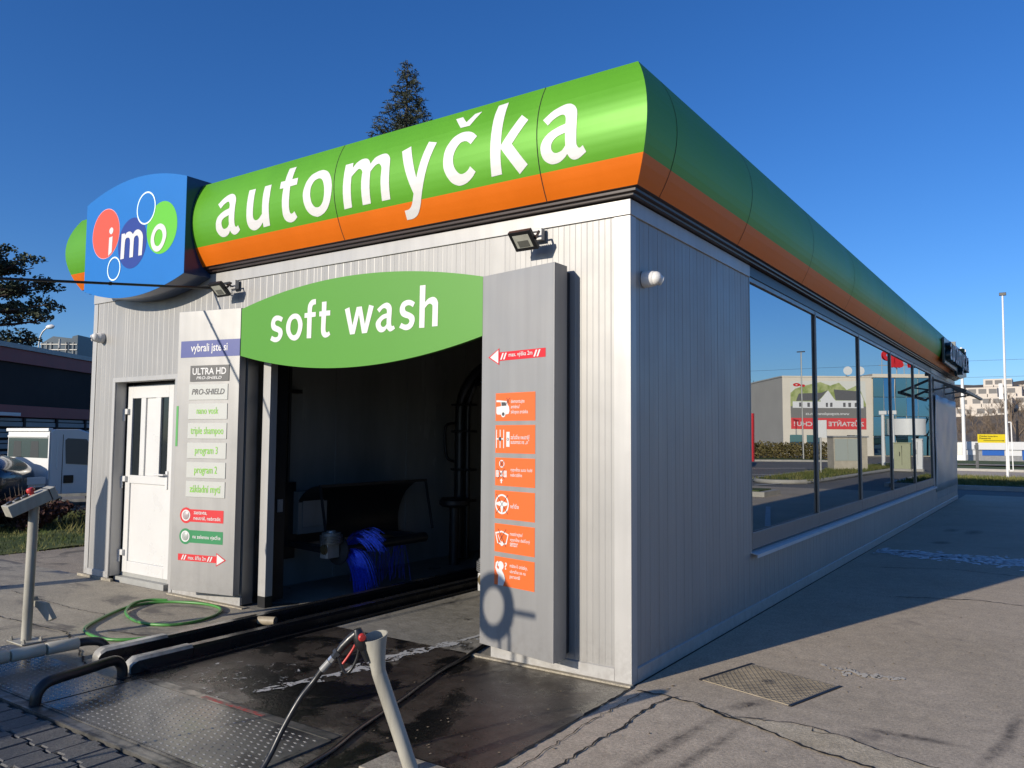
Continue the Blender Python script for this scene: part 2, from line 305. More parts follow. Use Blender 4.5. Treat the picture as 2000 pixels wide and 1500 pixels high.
# ------------------------------------------------------------------ lettering
def smooth_loop(pts, seg=5):
    """closed outline of (u, v, corner) points: Catmull-Rom through the soft ones, sharp at the corners"""
    n = len(pts); out = []
    for i in range(n):
        p1 = Vector(pts[i][:2]); p2 = Vector(pts[(i + 1) % n][:2]); c1 = pts[i][2]; c2 = pts[(i + 1) % n][2]
        if c1 and c2: out.append(tuple(p1)); continue
        p0 = Vector(pts[i - 1][:2]) if not c1 else p1 * 2 - p2
        p3 = Vector(pts[(i + 2) % n][:2]) if not c2 else p2 * 2 - p1
        for k in range(seg):
            t = k / seg
            q = .5 * (2 * p1 + (p2 - p0) * t + (2 * p0 - 5 * p1 + 4 * p2 - p3) * t * t + (3 * p1 - p0 - 3 * p2 + p3) * t ** 3)
            out.append(tuple(q))
    return out
GLYPHS = json.loads('''{"automycka":[[[[-4186,3782,1],[-4139,3733,1],[-4094,3765,0],[-4047,3784,0],[-4021,3779,0],[-4004,3750,0],[-4005,3716,1],[-4084,3701,0],[-4148,3676,0],[-4192,3642,0],[-4213,3591,0],[-4214,3542,0],[-4195,3505,0],[-4161,3476,0],[-4128,3466,0],[-4083,3468,0],[-4041,3484,0],[-4015,3511,1],[-4001,3487,0],[-3975,3469,0],[-3941,3466,0],[-3900,3478,0],[-3869,3497,1],[-3887,3540,1],[-3905,3532,0],[-3921,3531,0],[-3933,3547,0],[-3933,3586,0],[-3924,3664,0],[-3918,3731,0],[-3916,3782,0],[-3937,3824,0],[-3967,3846,0],[-4008,3859,0],[-4063,3852,0],[-4125,3824,0]],[[-4011,3651,1],[-4017,3567,1],[-4045,3543,0],[-4091,3534,0],[-4117,3549,0],[-4126,3583,0],[-4117,3613,0],[-4083,3635,0]]],[[[-3738,3844,1],[-3645,3843,1],[-3647,3768,0],[-3653,3675,0],[-3661,3593,0],[-3652,3560,0],[-3625,3546,0],[-3582,3556,0],[-3533,3591,1],[-3526,3681,0],[-3522,3769,0],[-3516,3842,1],[-3425,3844,1],[-3425,3743,0],[-3435,3653,0],[-3440,3569,0],[-3448,3476,1],[-3538,3473,1],[-3538,3516,1],[-3581,3485,0],[-3634,3467,0],[-3682,3466,0],[-3723,3486,0],[-3747,3521,0],[-3755,3573,0],[-3749,3655,0],[-3742,3743,0]]],[[[-3236,3965,1],[-3144,3965,1],[-3148,3842,1],[-3070,3841,1],[-3070,3778,1],[-3157,3776,1],[-3159,3689,0],[-3166,3606,0],[-3164,3553,0],[-3150,3534,0],[-3127,3535,0],[-3103,3548,1],[-3078,3495,1],[-3116,3473,0],[-3157,3464,0],[-3193,3468,0],[-3231,3488,0],[-3253,3525,0],[-3258,3579,0],[-3257,3654,0],[-3252,3722,0],[-3247,3775,1],[-3296,3777,1],[-3297,3844,1],[-3242,3843,1]]],[[[-2746,3849,0],[-2692,3824,0],[-2653,3782,0],[-2628,3722,0],[-2625,3656,0],[-2648,3576,0],[-2688,3517,0],[-2745,3479,0],[-2809,3463,0],[-2844,3465,0],[-2893,3483,0],[-2937,3519,0],[-2966,3571,0],[-2980,3626,0],[-2982,3684,0],[-2966,3737,0],[-2939,3788,0],[-2895,3829,0],[-2835,3848,0],[-2789,3853,0]],[[-2778,3779,0],[-2748,3761,0],[-2726,3723,0],[-2716,3672,0],[-2722,3616,0],[-2742,3572,0],[-2776,3542,0],[-2813,3536,0],[-2847,3547,0],[-2874,3581,0],[-2887,3627,0],[-2889,3677,0],[-2880,3721,0],[-2855,3760,0],[-2817,3778,0]]],[[[-2479,3841,1],[-2391,3842,1],[-2389,3796,1],[-2351,3832,0],[-2301,3853,0],[-2245,3850,0],[-2208,3826,0],[-2187,3792,1],[-2141,3835,0],[-2082,3850,0],[-2033,3849,0],[-2000,3832,0],[-1977,3804,0],[-1969,3776,0],[-1969,3699,0],[-1974,3622,0],[-1979,3554,0],[-1984,3472,1],[-2074,3472,1],[-2069,3569,0],[-2065,3638,0],[-2056,3716,0],[-2062,3746,0],[-2079,3767,0],[-2094,3774,0],[-2132,3764,0],[-2178,3724,1],[-2184,3660,0],[-2190,3589,0],[-2194,3527,0],[-2197,3473,1],[-2288,3473,1],[-2286,3542,0],[-2281,3641,0],[-2273,3713,0],[-2270,3734,0],[-2280,3755,0],[-2303,3771,0],[-2332,3765,0],[-2392,3722,1],[-2399,3643,0],[-2404,3572,0],[-2411,3475,1],[-2501,3472,1],[-2497,3551,0],[-2492,3641,0],[-2486,3714,0],[-2482,3783,0]]],[[[-1850,3827,1],[-1761,3852,1],[-1729,3740,0],[-1691,3587,1],[-1629,3740,0],[-1580,3851,1],[-1496,3826,1],[-1558,3696,0],[-1615,3562,0],[-1661,3457,0],[-1697,3383,0],[-1743,3328,0],[-1798,3305,0],[-1866,3303,1],[-1864,3369,1],[-1814,3375,0],[-1774,3407,0],[-1739,3476,1],[-1791,3625,0]]],[[[-1109,3790,1],[-1162,3739,1],[-1193,3765,0],[-1223,3775,0],[-1262,3768,0],[-1299,3730,0],[-1323,3678,0],[-1324,3623,0],[-1308,3580,0],[-1283,3549,0],[-1256,3536,0],[-1221,3540,0],[-1190,3556,0],[-1171,3577,1],[-1125,3530,1],[-1166,3494,0],[-1218,3468,0],[-1272,3459,0],[-1311,3466,0],[-1357,3493,0],[-1395,3544,0],[-1418,3604,0],[-1419,3665,0],[-1406,3733,0],[-1376,3785,0],[-1330,3830,0],[-1265,3853,0],[-1201,3848,0],[-1151,3827,0]]],[[[-1361,3997,1],[-1295,3998,1],[-1240,3937,1],[-1179,3996,1],[-1116,4000,1],[-1198,3897,1],[-1284,3899,1]]],[[[-969,4011,1],[-881,4016,1],[-882,3900,0],[-885,3779,0],[-888,3673,1],[-726,3867,1],[-663,3813,1],[-794,3664,1],[-674,3500,1],[-750,3449,1],[-890,3650,1],[-896,3576,0],[-899,3473,1],[-992,3471,1],[-986,3573,0],[-981,3694,0],[-978,3809,0],[-977,3920,0]]],[[[-537,3779,1],[-494,3731,1],[-456,3761,0],[-409,3781,0],[-378,3783,0],[-360,3770,0],[-353,3747,0],[-353,3712,1],[-415,3700,0],[-476,3680,0],[-527,3645,0],[-552,3607,0],[-559,3576,0],[-552,3530,0],[-531,3495,0],[-493,3470,0],[-455,3464,0],[-412,3471,0],[-374,3491,0],[-353,3510,1],[-338,3485,0],[-318,3469,0],[-290,3464,0],[-255,3473,0],[-208,3497,1],[-228,3542,1],[-246,3533,0],[-259,3532,0],[-272,3549,0],[-275,3568,0],[-271,3630,0],[-266,3717,0],[-266,3775,0],[-277,3809,0],[-298,3834,0],[-327,3852,0],[-365,3857,0],[-420,3845,0],[-474,3823,0]],[[-357,3652,1],[-361,3566,1],[-390,3540,0],[-429,3531,0],[-455,3537,0],[-471,3559,0],[-470,3591,0],[-451,3619,0],[-416,3639,0]]]],"soft_wash":[[[[-3387,2652,1],[-3409,2615,1],[-3427,2626,0],[-3459,2634,0],[-3487,2626,0],[-3493,2606,0],[-3478,2589,0],[-3441,2575,0],[-3404,2555,0],[-3388,2527,0],[-3391,2493,0],[-3416,2457,0],[-3456,2439,0],[-3503,2440,0],[-3556,2461,1],[-3534,2499,1],[-3504,2485,0],[-3478,2481,0],[-3455,2487,0],[-3444,2507,0],[-3454,2524,0],[-3491,2537,0],[-3528,2554,0],[-3548,2586,0],[-3547,2627,0],[-3527,2660,0],[-3491,2678,0],[-3450,2677,0],[-3414,2666,0]]],[[[-3217,2676,0],[-3182,2666,0],[-3151,2640,0],[-3130,2602,0],[-3124,2561,0],[-3137,2506,0],[-3164,2461,0],[-3203,2438,0],[-3243,2438,0],[-3284,2455,0],[-3320,2491,0],[-3340,2533,0],[-3341,2577,0],[-3325,2620,0],[-3296,2655,0],[-3257,2674,0]],[[-3228,2631,0],[-3205,2623,0],[-3189,2600,0],[-3181,2566,0],[-3187,2526,0],[-3205,2494,0],[-3235,2483,0],[-3260,2494,0],[-3279,2522,0],[-3285,2556,0],[-3279,2596,0],[-3260,2622,0]]],[[[-2958,2782,1],[-2958,2736,1],[-2985,2734,0],[-3001,2720,0],[-3007,2691,0],[-3007,2670,1],[-2957,2668,1],[-2958,2628,1],[-3007,2627,1],[-3009,2443,1],[-3066,2445,1],[-3065,2627,1],[-3101,2627,1],[-3100,2669,1],[-3062,2669,1],[-3061,2716,0],[-3048,2751,0],[-3020,2775,0],[-2991,2782,0]]],[[[-2881,2749,1],[-2824,2748,1],[-2825,2669,1],[-2775,2667,1],[-2776,2624,1],[-2826,2625,1],[-2830,2540,0],[-2829,2501,0],[-2820,2482,0],[-2804,2479,0],[-2786,2489,1],[-2769,2458,1],[-2796,2442,0],[-2828,2436,0],[-2857,2446,0],[-2878,2471,0],[-2886,2511,0],[-2884,2624,1],[-2912,2626,1],[-2912,2668,1],[-2881,2668,1]]],[[[-2598,2660,1],[-2544,2674,1],[-2504,2518,1],[-2458,2668,1],[-2399,2668,1],[-2360,2516,1],[-2316,2674,1],[-2262,2658,1],[-2334,2443,1],[-2391,2442,1],[-2430,2600,1],[-2476,2443,1],[-2531,2442,1]]],[[[-2224,2628,1],[-2198,2599,1],[-2173,2621,0],[-2153,2631,0],[-2132,2629,0],[-2117,2616,0],[-2114,2587,1],[-2164,2577,0],[-2209,2550,0],[-2234,2521,0],[-2235,2493,0],[-2219,2461,0],[-2194,2441,0],[-2169,2436,0],[-2140,2442,0],[-2113,2464,1],[-2094,2445,0],[-2074,2436,0],[-2049,2443,0],[-2023,2456,1],[-2038,2482,1],[-2048,2478,0],[-2056,2478,0],[-2065,2493,0],[-2066,2535,0],[-2062,2590,0],[-2062,2626,0],[-2075,2652,0],[-2095,2667,0],[-2120,2674,0],[-2153,2668,0],[-2191,2650,0]],[[-2115,2549,1],[-2116,2500,1],[-2132,2483,0],[-2157,2478,0],[-2176,2492,0],[-2180,2511,0],[-2167,2531,0],[-2142,2544,0]]],[[[-1815,2647,1],[-1836,2613,1],[-1860,2627,0],[-1885,2632,0],[-1910,2626,0],[-1920,2609,0],[-1909,2588,0],[-1876,2574,0],[-1838,2555,0],[-1817,2529,0],[-1819,2491,0],[-1840,2456,0],[-1877,2437,0],[-1919,2437,0],[-1978,2460,1],[-1955,2497,1],[-1928,2483,0],[-1903,2479,0],[-1882,2485,0],[-1870,2505,0],[-1883,2525,0],[-1921,2537,0],[-1955,2555,0],[-1974,2589,0],[-1971,2626,0],[-1948,2659,0],[-1911,2673,0],[-1874,2674,0],[-1840,2663,0]]],[[[-1765,2777,1],[-1708,2776,1],[-1710,2641,1],[-1678,2665,0],[-1643,2674,0],[-1619,2672,0],[-1595,2657,0],[-1580,2628,0],[-1579,2595,0],[-1581,2444,1],[-1636,2444,1],[-1634,2594,0],[-1638,2611,0],[-1650,2622,0],[-1666,2625,0],[-1685,2617,0],[-1712,2594,1],[-1714,2441,1],[-1768,2443,1]]]],"logo_i":[[[[-5920,3796,0],[-5895,3774,0],[-5899,3743,0],[-5932,3724,0],[-5968,3746,0],[-5970,3775,0],[-5948,3794,0]]],[[[-5970,3693,1],[-5903,3698,1],[-5909,3528,1],[-5976,3495,1]]]],"logo_m":[[[[-5725,3697,1],[-5662,3695,1],[-5661,3677,1],[-5620,3700,0],[-5571,3702,0],[-5537,3688,0],[-5512,3666,1],[-5467,3697,0],[-5414,3702,0],[-5358,3675,0],[-5326,3631,0],[-5322,3576,0],[-5331,3424,1],[-5395,3426,1],[-5394,3574,0],[-5403,3618,0],[-5426,3641,0],[-5463,3638,0],[-5488,3605,0],[-5495,3425,1],[-5562,3426,1],[-5559,3584,0],[-5571,3629,0],[-5600,3642,0],[-5638,3638,0],[-5657,3598,0],[-5667,3428,1],[-5734,3427,1]]]],"logo_o":[[[[-5012,3704,0],[-4945,3672,0],[-4909,3614,0],[-4909,3549,0],[-4953,3473,0],[-5015,3429,0],[-5081,3428,0],[-5140,3463,0],[-5175,3527,0],[-5174,3592,0],[-5137,3658,0],[-5078,3697,0]],[[-5029,3649,0],[-4987,3625,0],[-4969,3575,0],[-4986,3519,0],[-5029,3483,0],[-5070,3483,0],[-5102,3508,0],[-5119,3561,0],[-5103,3612,0],[-5070,3643,0]]]]}''')
def glyph_loops(name):
    return [[smooth_loop([(x / 1000, z / 1000, c) for x, z, c in L]) for L in g] for g in GLYPHS[name]]
def text_shape(body, bold=0.0, shear=0.0):
    cu = bpy.data.curves.new('lettering', 'FONT'); cu.body = body; cu.offset = bold; cu.shear = shear; cu.resolution_u = 3
    ob = bpy.data.objects.new('lettering', cu); COL.objects.link(ob)
    bpy.context.view_layer.update(); dg = bpy.context.evaluated_depsgraph_get()
    me = ob.evaluated_get(dg).to_mesh()
    vs = [(v.co.x, v.co.y) for v in me.vertices]; fs = [tuple(p.vertices) for p in me.polygons]
    ob.evaluated_get(dg).to_mesh_clear(); bpy.data.objects.remove(ob); bpy.data.curves.remove(cu)
    return vs, fs
def put_text(mb, body, fn, x0, x1, y0, y1, bold=.012, shear=0, keep=False, align='c'):
    """lettering fitted to the box x0..x1, y0..y1 of surface fn(u, v)"""
    vs, fs = text_shape(body, bold, shear)
    ax = min(v[0] for v in vs); bx = max(v[0] for v in vs); ay = min(v[1] for v in vs); by = max(v[1] for v in vs)
    sx = (x1 - x0) / (bx - ax); sy = (y1 - y0) / (by - ay)
    mb.add([fn(x0 + (v[0] - ax) * sx, y0 + (v[1] - ay) * sy) for v in vs], fs)
def disc(cx, cy, r, n=40, ry=None): return [(cx + r * math.cos(2 * math.pi * k / n), cy + (ry or r) * math.sin(2 * math.pi * k / n)) for k in range(n)]
def rect(x0, y0, x1, y1): return [(x0, y0), (x1, y0), (x1, y1), (x0, y1)]

# ------------------------------------------------------------------ ground, yard, paving (the setting)
BW, BL, BH = 6.8, 20.0, 3.2          # building width, length, wall height; its near right corner stands at the origin
def sheet(name, x0, y0, x1, y1, z, m, kind='structure'):
    b = MB(); b.grid([x0, x1], [y0, y1], lambda u, v: (u, v, z)); return tag(build(name, b, m, None, 0, fix=False), kind=kind)
ASPH_BASE = ground_mat('road_asphalt', (.13, .12, .105), (.19, .175, .15), patch=.25, speck_scale=60, bump=.2, rough=(.8, .95))
ASPH = ground_mat('yard_asphalt', (.365, .30, .212), (.465, .385, .285), patch=.7, speck=(.62, 1.32), bump=.4, stain=((.15, .125, .10), 1.1, .64),
    marks=((1.6, .085, 3, .34, .05, .9), (2.06, .5, 85, .45, .05, .8), (2.0, .1, 80, .3, .05, .7), (.60, -.75, 84, .75, .06, .75), (.77, -.85, 84, .75, .05, .7), (.73, .08, 62, .24, .07, .8), (1.0, -1.6, 84, 1.2, .06, .6), (1.18, -1.5, 84, 1.1, .05, .6), (.76, 9.3, 80, .3, .16, .9), (.70, 11.3, 85, .4, .14, .8), (1.05, 11.2, 85, .5, .16, .8), (1.2, -.18, 5, .5, .06, .6)))
CONC = ground_mat('apron_concrete', (.27, .24, .185), (.40, .355, .27), patch=.9, bump=.3, stain=((.10, .09, .078), 1.1, .53, (1, 2.2, 1)), wet=((.05, .046, .042), 1.3, .63), wet_rough=.25)
WETM = ground_mat('wet_asphalt', (.017, .014, .012), (.078, .064, .051), patch=1.7, speck=(.5, 1.45), rough=(.22, .5), bump=.5, wet=((.008, .008, .008), 1.9, .50), stain=((.20, .18, .145), 1.35, .58), wet_rough=.07)
BAYF = ground_mat('bay_floor_concrete', (.19, .18, .15), (.28, .26, .22), patch=.9, bump=.35, rough=(.4, .7), wet=((.04, .038, .036), 1.6, .6))
PATHM = ground_mat('path_gravel', (.27, .22, .16), (.38, .32, .235), patch=1.1, bump=.5, speck=(.5, 1.4), stain=((.10, .085, .06), 1.7, .55))
GRASSM = leaf_mat('grass_green', (.045, .075, .016), (.11, .12, .035), .85, 1.6)
KERB = mat('kerb_concrete', (.36, .34, .30), .8, var=.15, vscale=3, bump=.2)
CRACK = mat('open_crack', (.008, .007, .006), .9)

b = MB(); b.grid([-420, -60, -20, 20, 60, 420], [-120, -40, 0, 40, 120, 420], lambda u, v: (u, v, -.016))
structure('ground', b, ASPH_BASE)
sheet('yard', .026, -14, 34, 22.0, 0, ASPH)
sheet('apron', -2.86, -2.36, .026, .0, 0, WETM)
sheet('concrete_apron', -9.0, -2.36, -2.86, .0, 0, CONC)
sheet('bay_floor', -4.5, .0, -.12, 19.9, 0, BAYF)
sheet('path', -11.0, -8, -9.0, 30, -.004, PATHM)
sheet('side_path', -9.0, .0, -6.8, 30, -.002, PATHM)
b = MB(); b.grid([-14.0 + .3 * i for i in range(17)], [-8 + .5 * j for j in range(70)], lambda u, v: (u, v, .012 + .05 * max(0, min(1, (-9.2 - u) / 1.2)) + .012 * math.sin(u * 5 + v * 3)))
structure('lawn', b, GRASSM)

def crack(pts, w, name='crack', z=.006, seed=1, jit=.012):
    rd = random.Random(seed); P = []
    for i in range(len(pts) - 1):
        a = Vector(pts[i]); c = Vector(pts[i + 1]); L = (c - a).length; k = max(1, int(L / .035))
        for j in range(k): P.append(a.lerp(c, j / k))
    P.append(Vector(pts[-1])); bb = MB(); vs = []
    for i, p in enumerate(P):
        t = (P[min(i + 1, len(P) - 1)] - P[max(i - 1, 0)]).normalized(); nn = Vector((-t.y, t.x)); o = rd.uniform(-jit, jit); ww = w * rd.uniform(.35, 1.25)
        if i in (0, len(P) - 1): ww *= .2
        vs += [(p.x + nn.x * (o + ww / 2), p.y + nn.y * (o + ww / 2), z), (p.x + nn.x * (o - ww / 2), p.y + nn.y * (o - ww / 2), z)]
    bb.add(vs, [(2 * i, 2 * i + 1, 2 * i + 3, 2 * i + 2) for i in range(len(P) - 1)])
    return structure(name, bb, CRACK, fix=False)
crack([(.03, -.02), (.026, -.6), (.03, -1.4), (.025, -2.6)], .022, seed=3, jit=.004)
crack([(.35, -.02), (.29, -.12), (.265, -.46), (.288, -.72), (.268, -1.03), (.275, -1.34), (.31, -2.2)], .016, seed=4)
crack([(.067, -.08), (.23, -.06), (.475, -.085), (.70, -.205), (.9, -.25), (1.11, -.37), (1.32, -.43), (1.52, -.478), (1.9, -.62), (2.6, -.8)], .02, seed=5)
crack([(.46, -.1), (.63, -.15), (.73, -.185), (.79, -.162), (.995, -.102), (1.07, -.076), (1.32, -.128), (1.57, -.248), (1.9, -.33)], .010, seed=6)
crack([(.73, -.19), (.83, -.22), (.90, -.25)], .010, seed=7); crack([(.79, -.162), (.87, -.11), (.9, -.09)], .008, seed=8)
crack([(1.15, -.085), (1.17, -.15), (1.3, -.13)], .007, seed=9); crack([(.12, -.09), (.10, -.8), (.14, -1.7)], .008, seed=10)
crack([(.9, 4.2), (1.6, 4.5), (2.4, 4.4), (3.6, 4.9)], .02, seed=11); crack([(.4, 6.1), (1.2, 6.5), (2.5, 6.3)], .018, seed=12)
crack([(-3.4, -1.0), (-3.75, -1.12), (-4.1, -1.2)], .014, seed=13); crack([(-6.9, -1.45), (-5.6, -1.5), (-4.3, -1.42), (-3.0, -1.9)], .014, seed=14)
crack([(-6.5, -.9), (-5.2, -.95), (-4.6, -.9)], .009, seed=15)

b = MB(); b.flat([[(.47, -.125), (.63, -.16), (.73, -.19), (.79, -.168), (.995, -.108), (1.07, -.082), (1.32, -.134), (1.57, -.254), (1.9, -.336), (2.6, -.6), (2.6, -.79), (1.9, -.615), (1.52, -.47), (1.32, -.42), (1.11, -.36), (.9, -.24), (.70, -.2)]], lambda u, v: (u, v, .003))
structure('worn_concrete_strip', b, ground_mat('worn_concrete', (.40, .33, .22), (.52, .44, .31), patch=3, bump=.5, speck=(.6, 1.35)), fix=False)

# interlocking paving blocks: straight cross joints, zigzag long joints
PAVE = ground_mat('paving_block', (.075, .075, .075), (.135, .128, .115), patch=2.6, bump=.5, rough=(.5, .8), speck=(.6, 1.4), wet=((.05, .05, .052), 2.2, .60), wet_rough=.22)
b = MB(); rd = random.Random(5); pu, pv, zz = .168, .205, .022
for j in range(18):
    for i in range(-2, 40):
        y1 = -2.475 - j * pv; x0 = -6.6 + i * pu + (pu / 2 if j % 2 else 0); g = .0085; h = rd.uniform(-.002, .002)
        if x0 > -.1: continue
        # both long edges follow one wave of the absolute position, so that neighbouring rows interlock
        def zig(s, up): return (x0 + s * pu, (y1 if up else y1 - pv) + (zz * .5 if wave(x0 + s * pu) else -zz * .5))
        def wave(x): return ((x / pu + .25) % 1.0) < .5
        e_ = .045; cuts = sorted([(k_ / 2 - .25 + q_ * e_ - ((x0 / pu) % .5 and 0)) for k_ in range(0, 5) for q_ in (-1, 1)])
        off_ = (x0 / pu) % 1.0; ss = sorted({0.0, 1.0} | {round(kk - off_ + q_ * e_, 5) for kk in (.25, .75, 1.25, 1.75) for q_ in (-1, 1) if 0 < kk - off_ + q_ * e_ < 1})
        top = [zig(s, True) for s in ss]; bot = [zig(s, False) for s in reversed(ss)]
        poly = top + bot; n = len(poly); cx = sum(p[0] for p in poly) / n; cy = sum(p[1] for p in poly) / n
        ins = lambda q, d: [(x + (cx - x) / max(1e-6, math.hypot(cx - x, cy - y)) * d, y + (cy - y) / max(1e-6, math.hypot(cx - x, cy - y)) * d) for x, y in q]
        t = ins(poly, g + .006); lo = ins(poly, g)
        b.add([(x, y, h) for x, y in t] + [(x, y, h - .006) for x, y in lo] + [(x, y, -.03) for x, y in lo],
              [tuple(range(n))[::-1]] + [(k, (k + 1) % n, n + (k + 1) % n, n + k) for k in range(n)] + [(n + k, n + (k + 1) % n, 2 * n + (k + 1) % n, 2 * n + k) for k in range(n)])
structure('paving', b, PAVE)

# ------------------------------------------------------------------ car wash building
house = thing('car_wash_building', 'long grey car wash hall with vertical ribbed metal walls and green and orange curved fascia', 'car wash')
def ribs(b, fn, u0, u1, z0, z1, pitch=.0925, depth=.0012, gw=.0055):
    """sheet of vertical ribs: fn(u, z, d) with d outwards; every groove is real relief"""
    us = []; u = math.ceil(u0 / pitch) * pitch
    us.append((u0, 0))
    k = 0
    while u < u1 - gw:
        if u > u0 + gw:
            w = gw * (1.7 if round(u / pitch) % 11 == 0 else 1); us += [(u - w / 2, 0), (u - w / 6, -depth), (u + w / 6, -depth), (u + w / 2, 0)]
            um = u + pitch / 2
            if um < u1 - gw: us += [(um - .004, 0), (um, .0012), (um + .004, 0)]
        u += pitch
    us.append((u1, 0)); n = len(us)
    b.add([fn(u, z, d) for u, d in us for z in (z0, z1)], [(2 * i, 2 * i + 2, 2 * i + 3, 2 * i + 1) for i in range(n - 1)])
fr = lambda u, z, d: (u, -d, z)
si = lambda u, z, d: (d, u, z)
b = MB()
DX0, DX1, DZ = -6.285, -5.14, 2.17; OX0, OX1, OZ = -3.995, -1.11, 2.56
for x0, x1, z0, z1 in ((-BW, DX0, .05, BH), (DX0, DX1, DZ, BH), (DX1, OX0, .02, BH), (OX0, OX1, OZ, BH), (OX1, 0, .02, BH)):
    ribs(b, fr, x0, x1, z0, z1); b.box(x0 + .002, .007, z0, x1 - .002, .12, z1)
build('front_wall', b, PANEL, house, 0)
WY = [2.48, 4.93, 7.40, 10.0, 12.58, 15.16]; WZ0, WZ1 = .57, 3.10
b = MB()
ribs(b, si, 0, WY[0], .02, BH, .15, .004, .008); ribs(b, si, WY[0], WY[-1], .02, WZ0, .15, .004, .008); ribs(b, si, WY[-1], BL, .02, BH, .15, .004, .008)
b.box(-.12, .121, .02, -.007, WY[0], BH); b.box(-.12, WY[0], .02, -.007, WY[-1], WZ0); b.box(-.12, WY[-1], .02, -.007, BL, BH); b.box(-.12, WY[0], WZ1, -.007, WY[-1], BH)
build('side_wall', b, PANEL, house, 0)
b = MB(); b.box(-BW, .121, .02, -BW + .12, BL, BH); b.box(-BW + .12, BL - .12, .02, -.121, BL, BH)
build('rear_wall', b, PANEL, house, 0)
b = MB(); b.box(-BW + .02, .02, BH + .0, -.02, BL - .02, BH + .12); build('roof', b, DGREY, house, 0)
# flashings
b = MB()
b.add([(-.112, -.010, z) for z in (0, 3.085)] + [(.010, -.010, z) for z in (0, 3.085)] + [(.010, .075, z) for z in (0, 3.085)] + [(.001, .075, z) for z in (0, 3.085)] + [(.001, -.001, z) for z in (0, 3.085)] + [(-.112, -.001, z) for z in (0, 3.085)], [(2 * i, (2 * i + 2) % 12, (2 * i + 3) % 12, 2 * i + 1) for i in range(6)] + [(0, 2, 8, 10), (2, 4, 6, 8), (1, 11, 9, 3), (3, 9, 7, 5)])
build('corner_trim', b, TRIM, house, 30)
b = MB(); b.box(-BW - .008, -.008, .03, -BW + .075, -.001, 3.085); build('corner_trim', b, TRIM, house, 30, bevel=.002)
b = MB()
b.box(-BW - .010, -.014, 3.09, .014, -.001, 3.197); build('top_trim', b, TRIM, house, 30, bevel=.003)
for ya_, yb_ in ((-.0005, WY[0]), (WY[-1], BL)):
    b = MB(); b.box(.001, ya_, 3.09, .0135, yb_, 3.197); build('top_trim', b, TRIM, house, 30, bevel=.003)
b = MB()
def base_trim(b, fn, u0, u1, z0=.0):
    prof = [(.001, .098), (.012, .092), (.012, z0), (.001, z0)]
    b.add([fn(u, z, d) for u in (u0, u1) for d, z in prof], [(i, (i + 1) % 4, 4 + (i + 1) % 4, 4 + i) for i in range(4)] + [(0, 1, 2, 3), (7, 6, 5, 4)])
for a_ in ((fr, OX1, -.113), (fr, DX1 + .06, OX0), (fr, -BW + .076, DX0 - .05, .03), (si, .076, BL)):
    b = MB(); base_trim(b, *a_); build('base_trim', b, TRIM, house, 30)
for a_ in ((-1.3, -.05, -.02, .02, .0, .012), (-5.1, -.06, -.02, -3.9, .0, .012), (-6.9, -.03, -.02, -6.2, .0, .028)):
    b = MB(); b.box(*a_); build('plinth', b, CONC, house, 0)

# fascia: bulging curved sheet on all four sides, green above, orange below
PROF = [(.11, 3.25), (.1429, 3.3082), (.1714, 3.3664), (.1954, 3.4246), (.2148, 3.4829), (.2295, 3.5411), (.2394, 3.5993), (.2442, 3.6575), (.244, 3.7157), (.2386, 3.7739), (.2278, 3.8321), (.2116, 3.8904), (.1897, 3.9486), (.1622, 4.0068), (.1288, 4.065)]
def prof_t(z):
    z = max(3.25, min(4.065, z)); k = min(13, int((z - 3.25) / .0582143)); a = PROF[k]; c = PROF[k + 1]
    return a[0] + (c[0] - a[0]) * (z - a[1]) / (c[1] - a[1])
def ring(t): return [(-BW - t, -t), (t, -t), (t, BL + t), (-BW - t, BL + t)]
FINE = [3.25 + .815 * i / 42 for i in range(43)]; FINE[9] = 3.424
b = MB()
for s in (0, 1, 3):                                    # the rear wall has no fascia
    for i in range(len(FINE) - 1):
        z0, z1 = FINE[i], FINE[i + 1]; r0 = ring(prof_t(z0)); r1 = ring(prof_t(z1))
        b.slot(0 if i >= 9 else 1)
        b.add([(*r0[s], z0), (*r0[(s + 1) % 4], z0), (*r1[(s + 1) % 4], z1), (*r1[s], z1)], [(0, 1, 2, 3)])
# weld so that the curve shades smoothly
def weld(o, d=.0004):
    bm = bmesh.new(); bm.from_mesh(o.data); bmesh.ops.remove_doubles(bm, verts=bm.verts, dist=d); bm.to_mesh(o.data); bm.free(); o.data.update()
for sgn_, xe in ((1, 0.0), (-1, -BW)):
    for i in range(len(FINE) - 1):
        z0, z1 = FINE[i], FINE[i + 1]; b.slot(0 if i >= 9 else 1); b.add([(xe + sgn_ * prof_t(z0), BL + prof_t(z0), z0), (xe - sgn_ * .08, BL + .05, z0), (xe - sgn_ * .08, BL + .05, z1), (xe + sgn_ * prof_t(z1), BL + prof_t(z1), z1)], [(0, 1, 2, 3)])
b.slot(0)
fascia = build('fascia', b, [GREEN, ORANGE], house, 0)
weld(fascia); fascia.data.polygons.foreach_set('use_smooth', [True] * len(fascia.data.polygons)); fascia.data.set_sharp_from_angle(angle=R(40))
b = MB()
def hoop(b, ta, za, tb, zb):
    A = ring(ta); B = ring(tb)
    for s in (0, 1, 3): b.add([(*A[s], za), (*A[(s + 1) % 4], za), (*B[(s + 1) % 4], zb), (*B[s], zb)], [(0, 1, 2, 3)])
for a in (((.11, 3.2495), (.085, 3.243)), ((.085, 3.243), (.083, 3.226)), ((.083, 3.226), (.055, 3.222)), ((.055, 3.222), (.053, 3.207)), ((.053, 3.207), (-.02, 3.203))): hoop(b, a[0][0], a[0][1], a[1][0], a[1][1])
build('soffit', b, DARKB, house, 0)
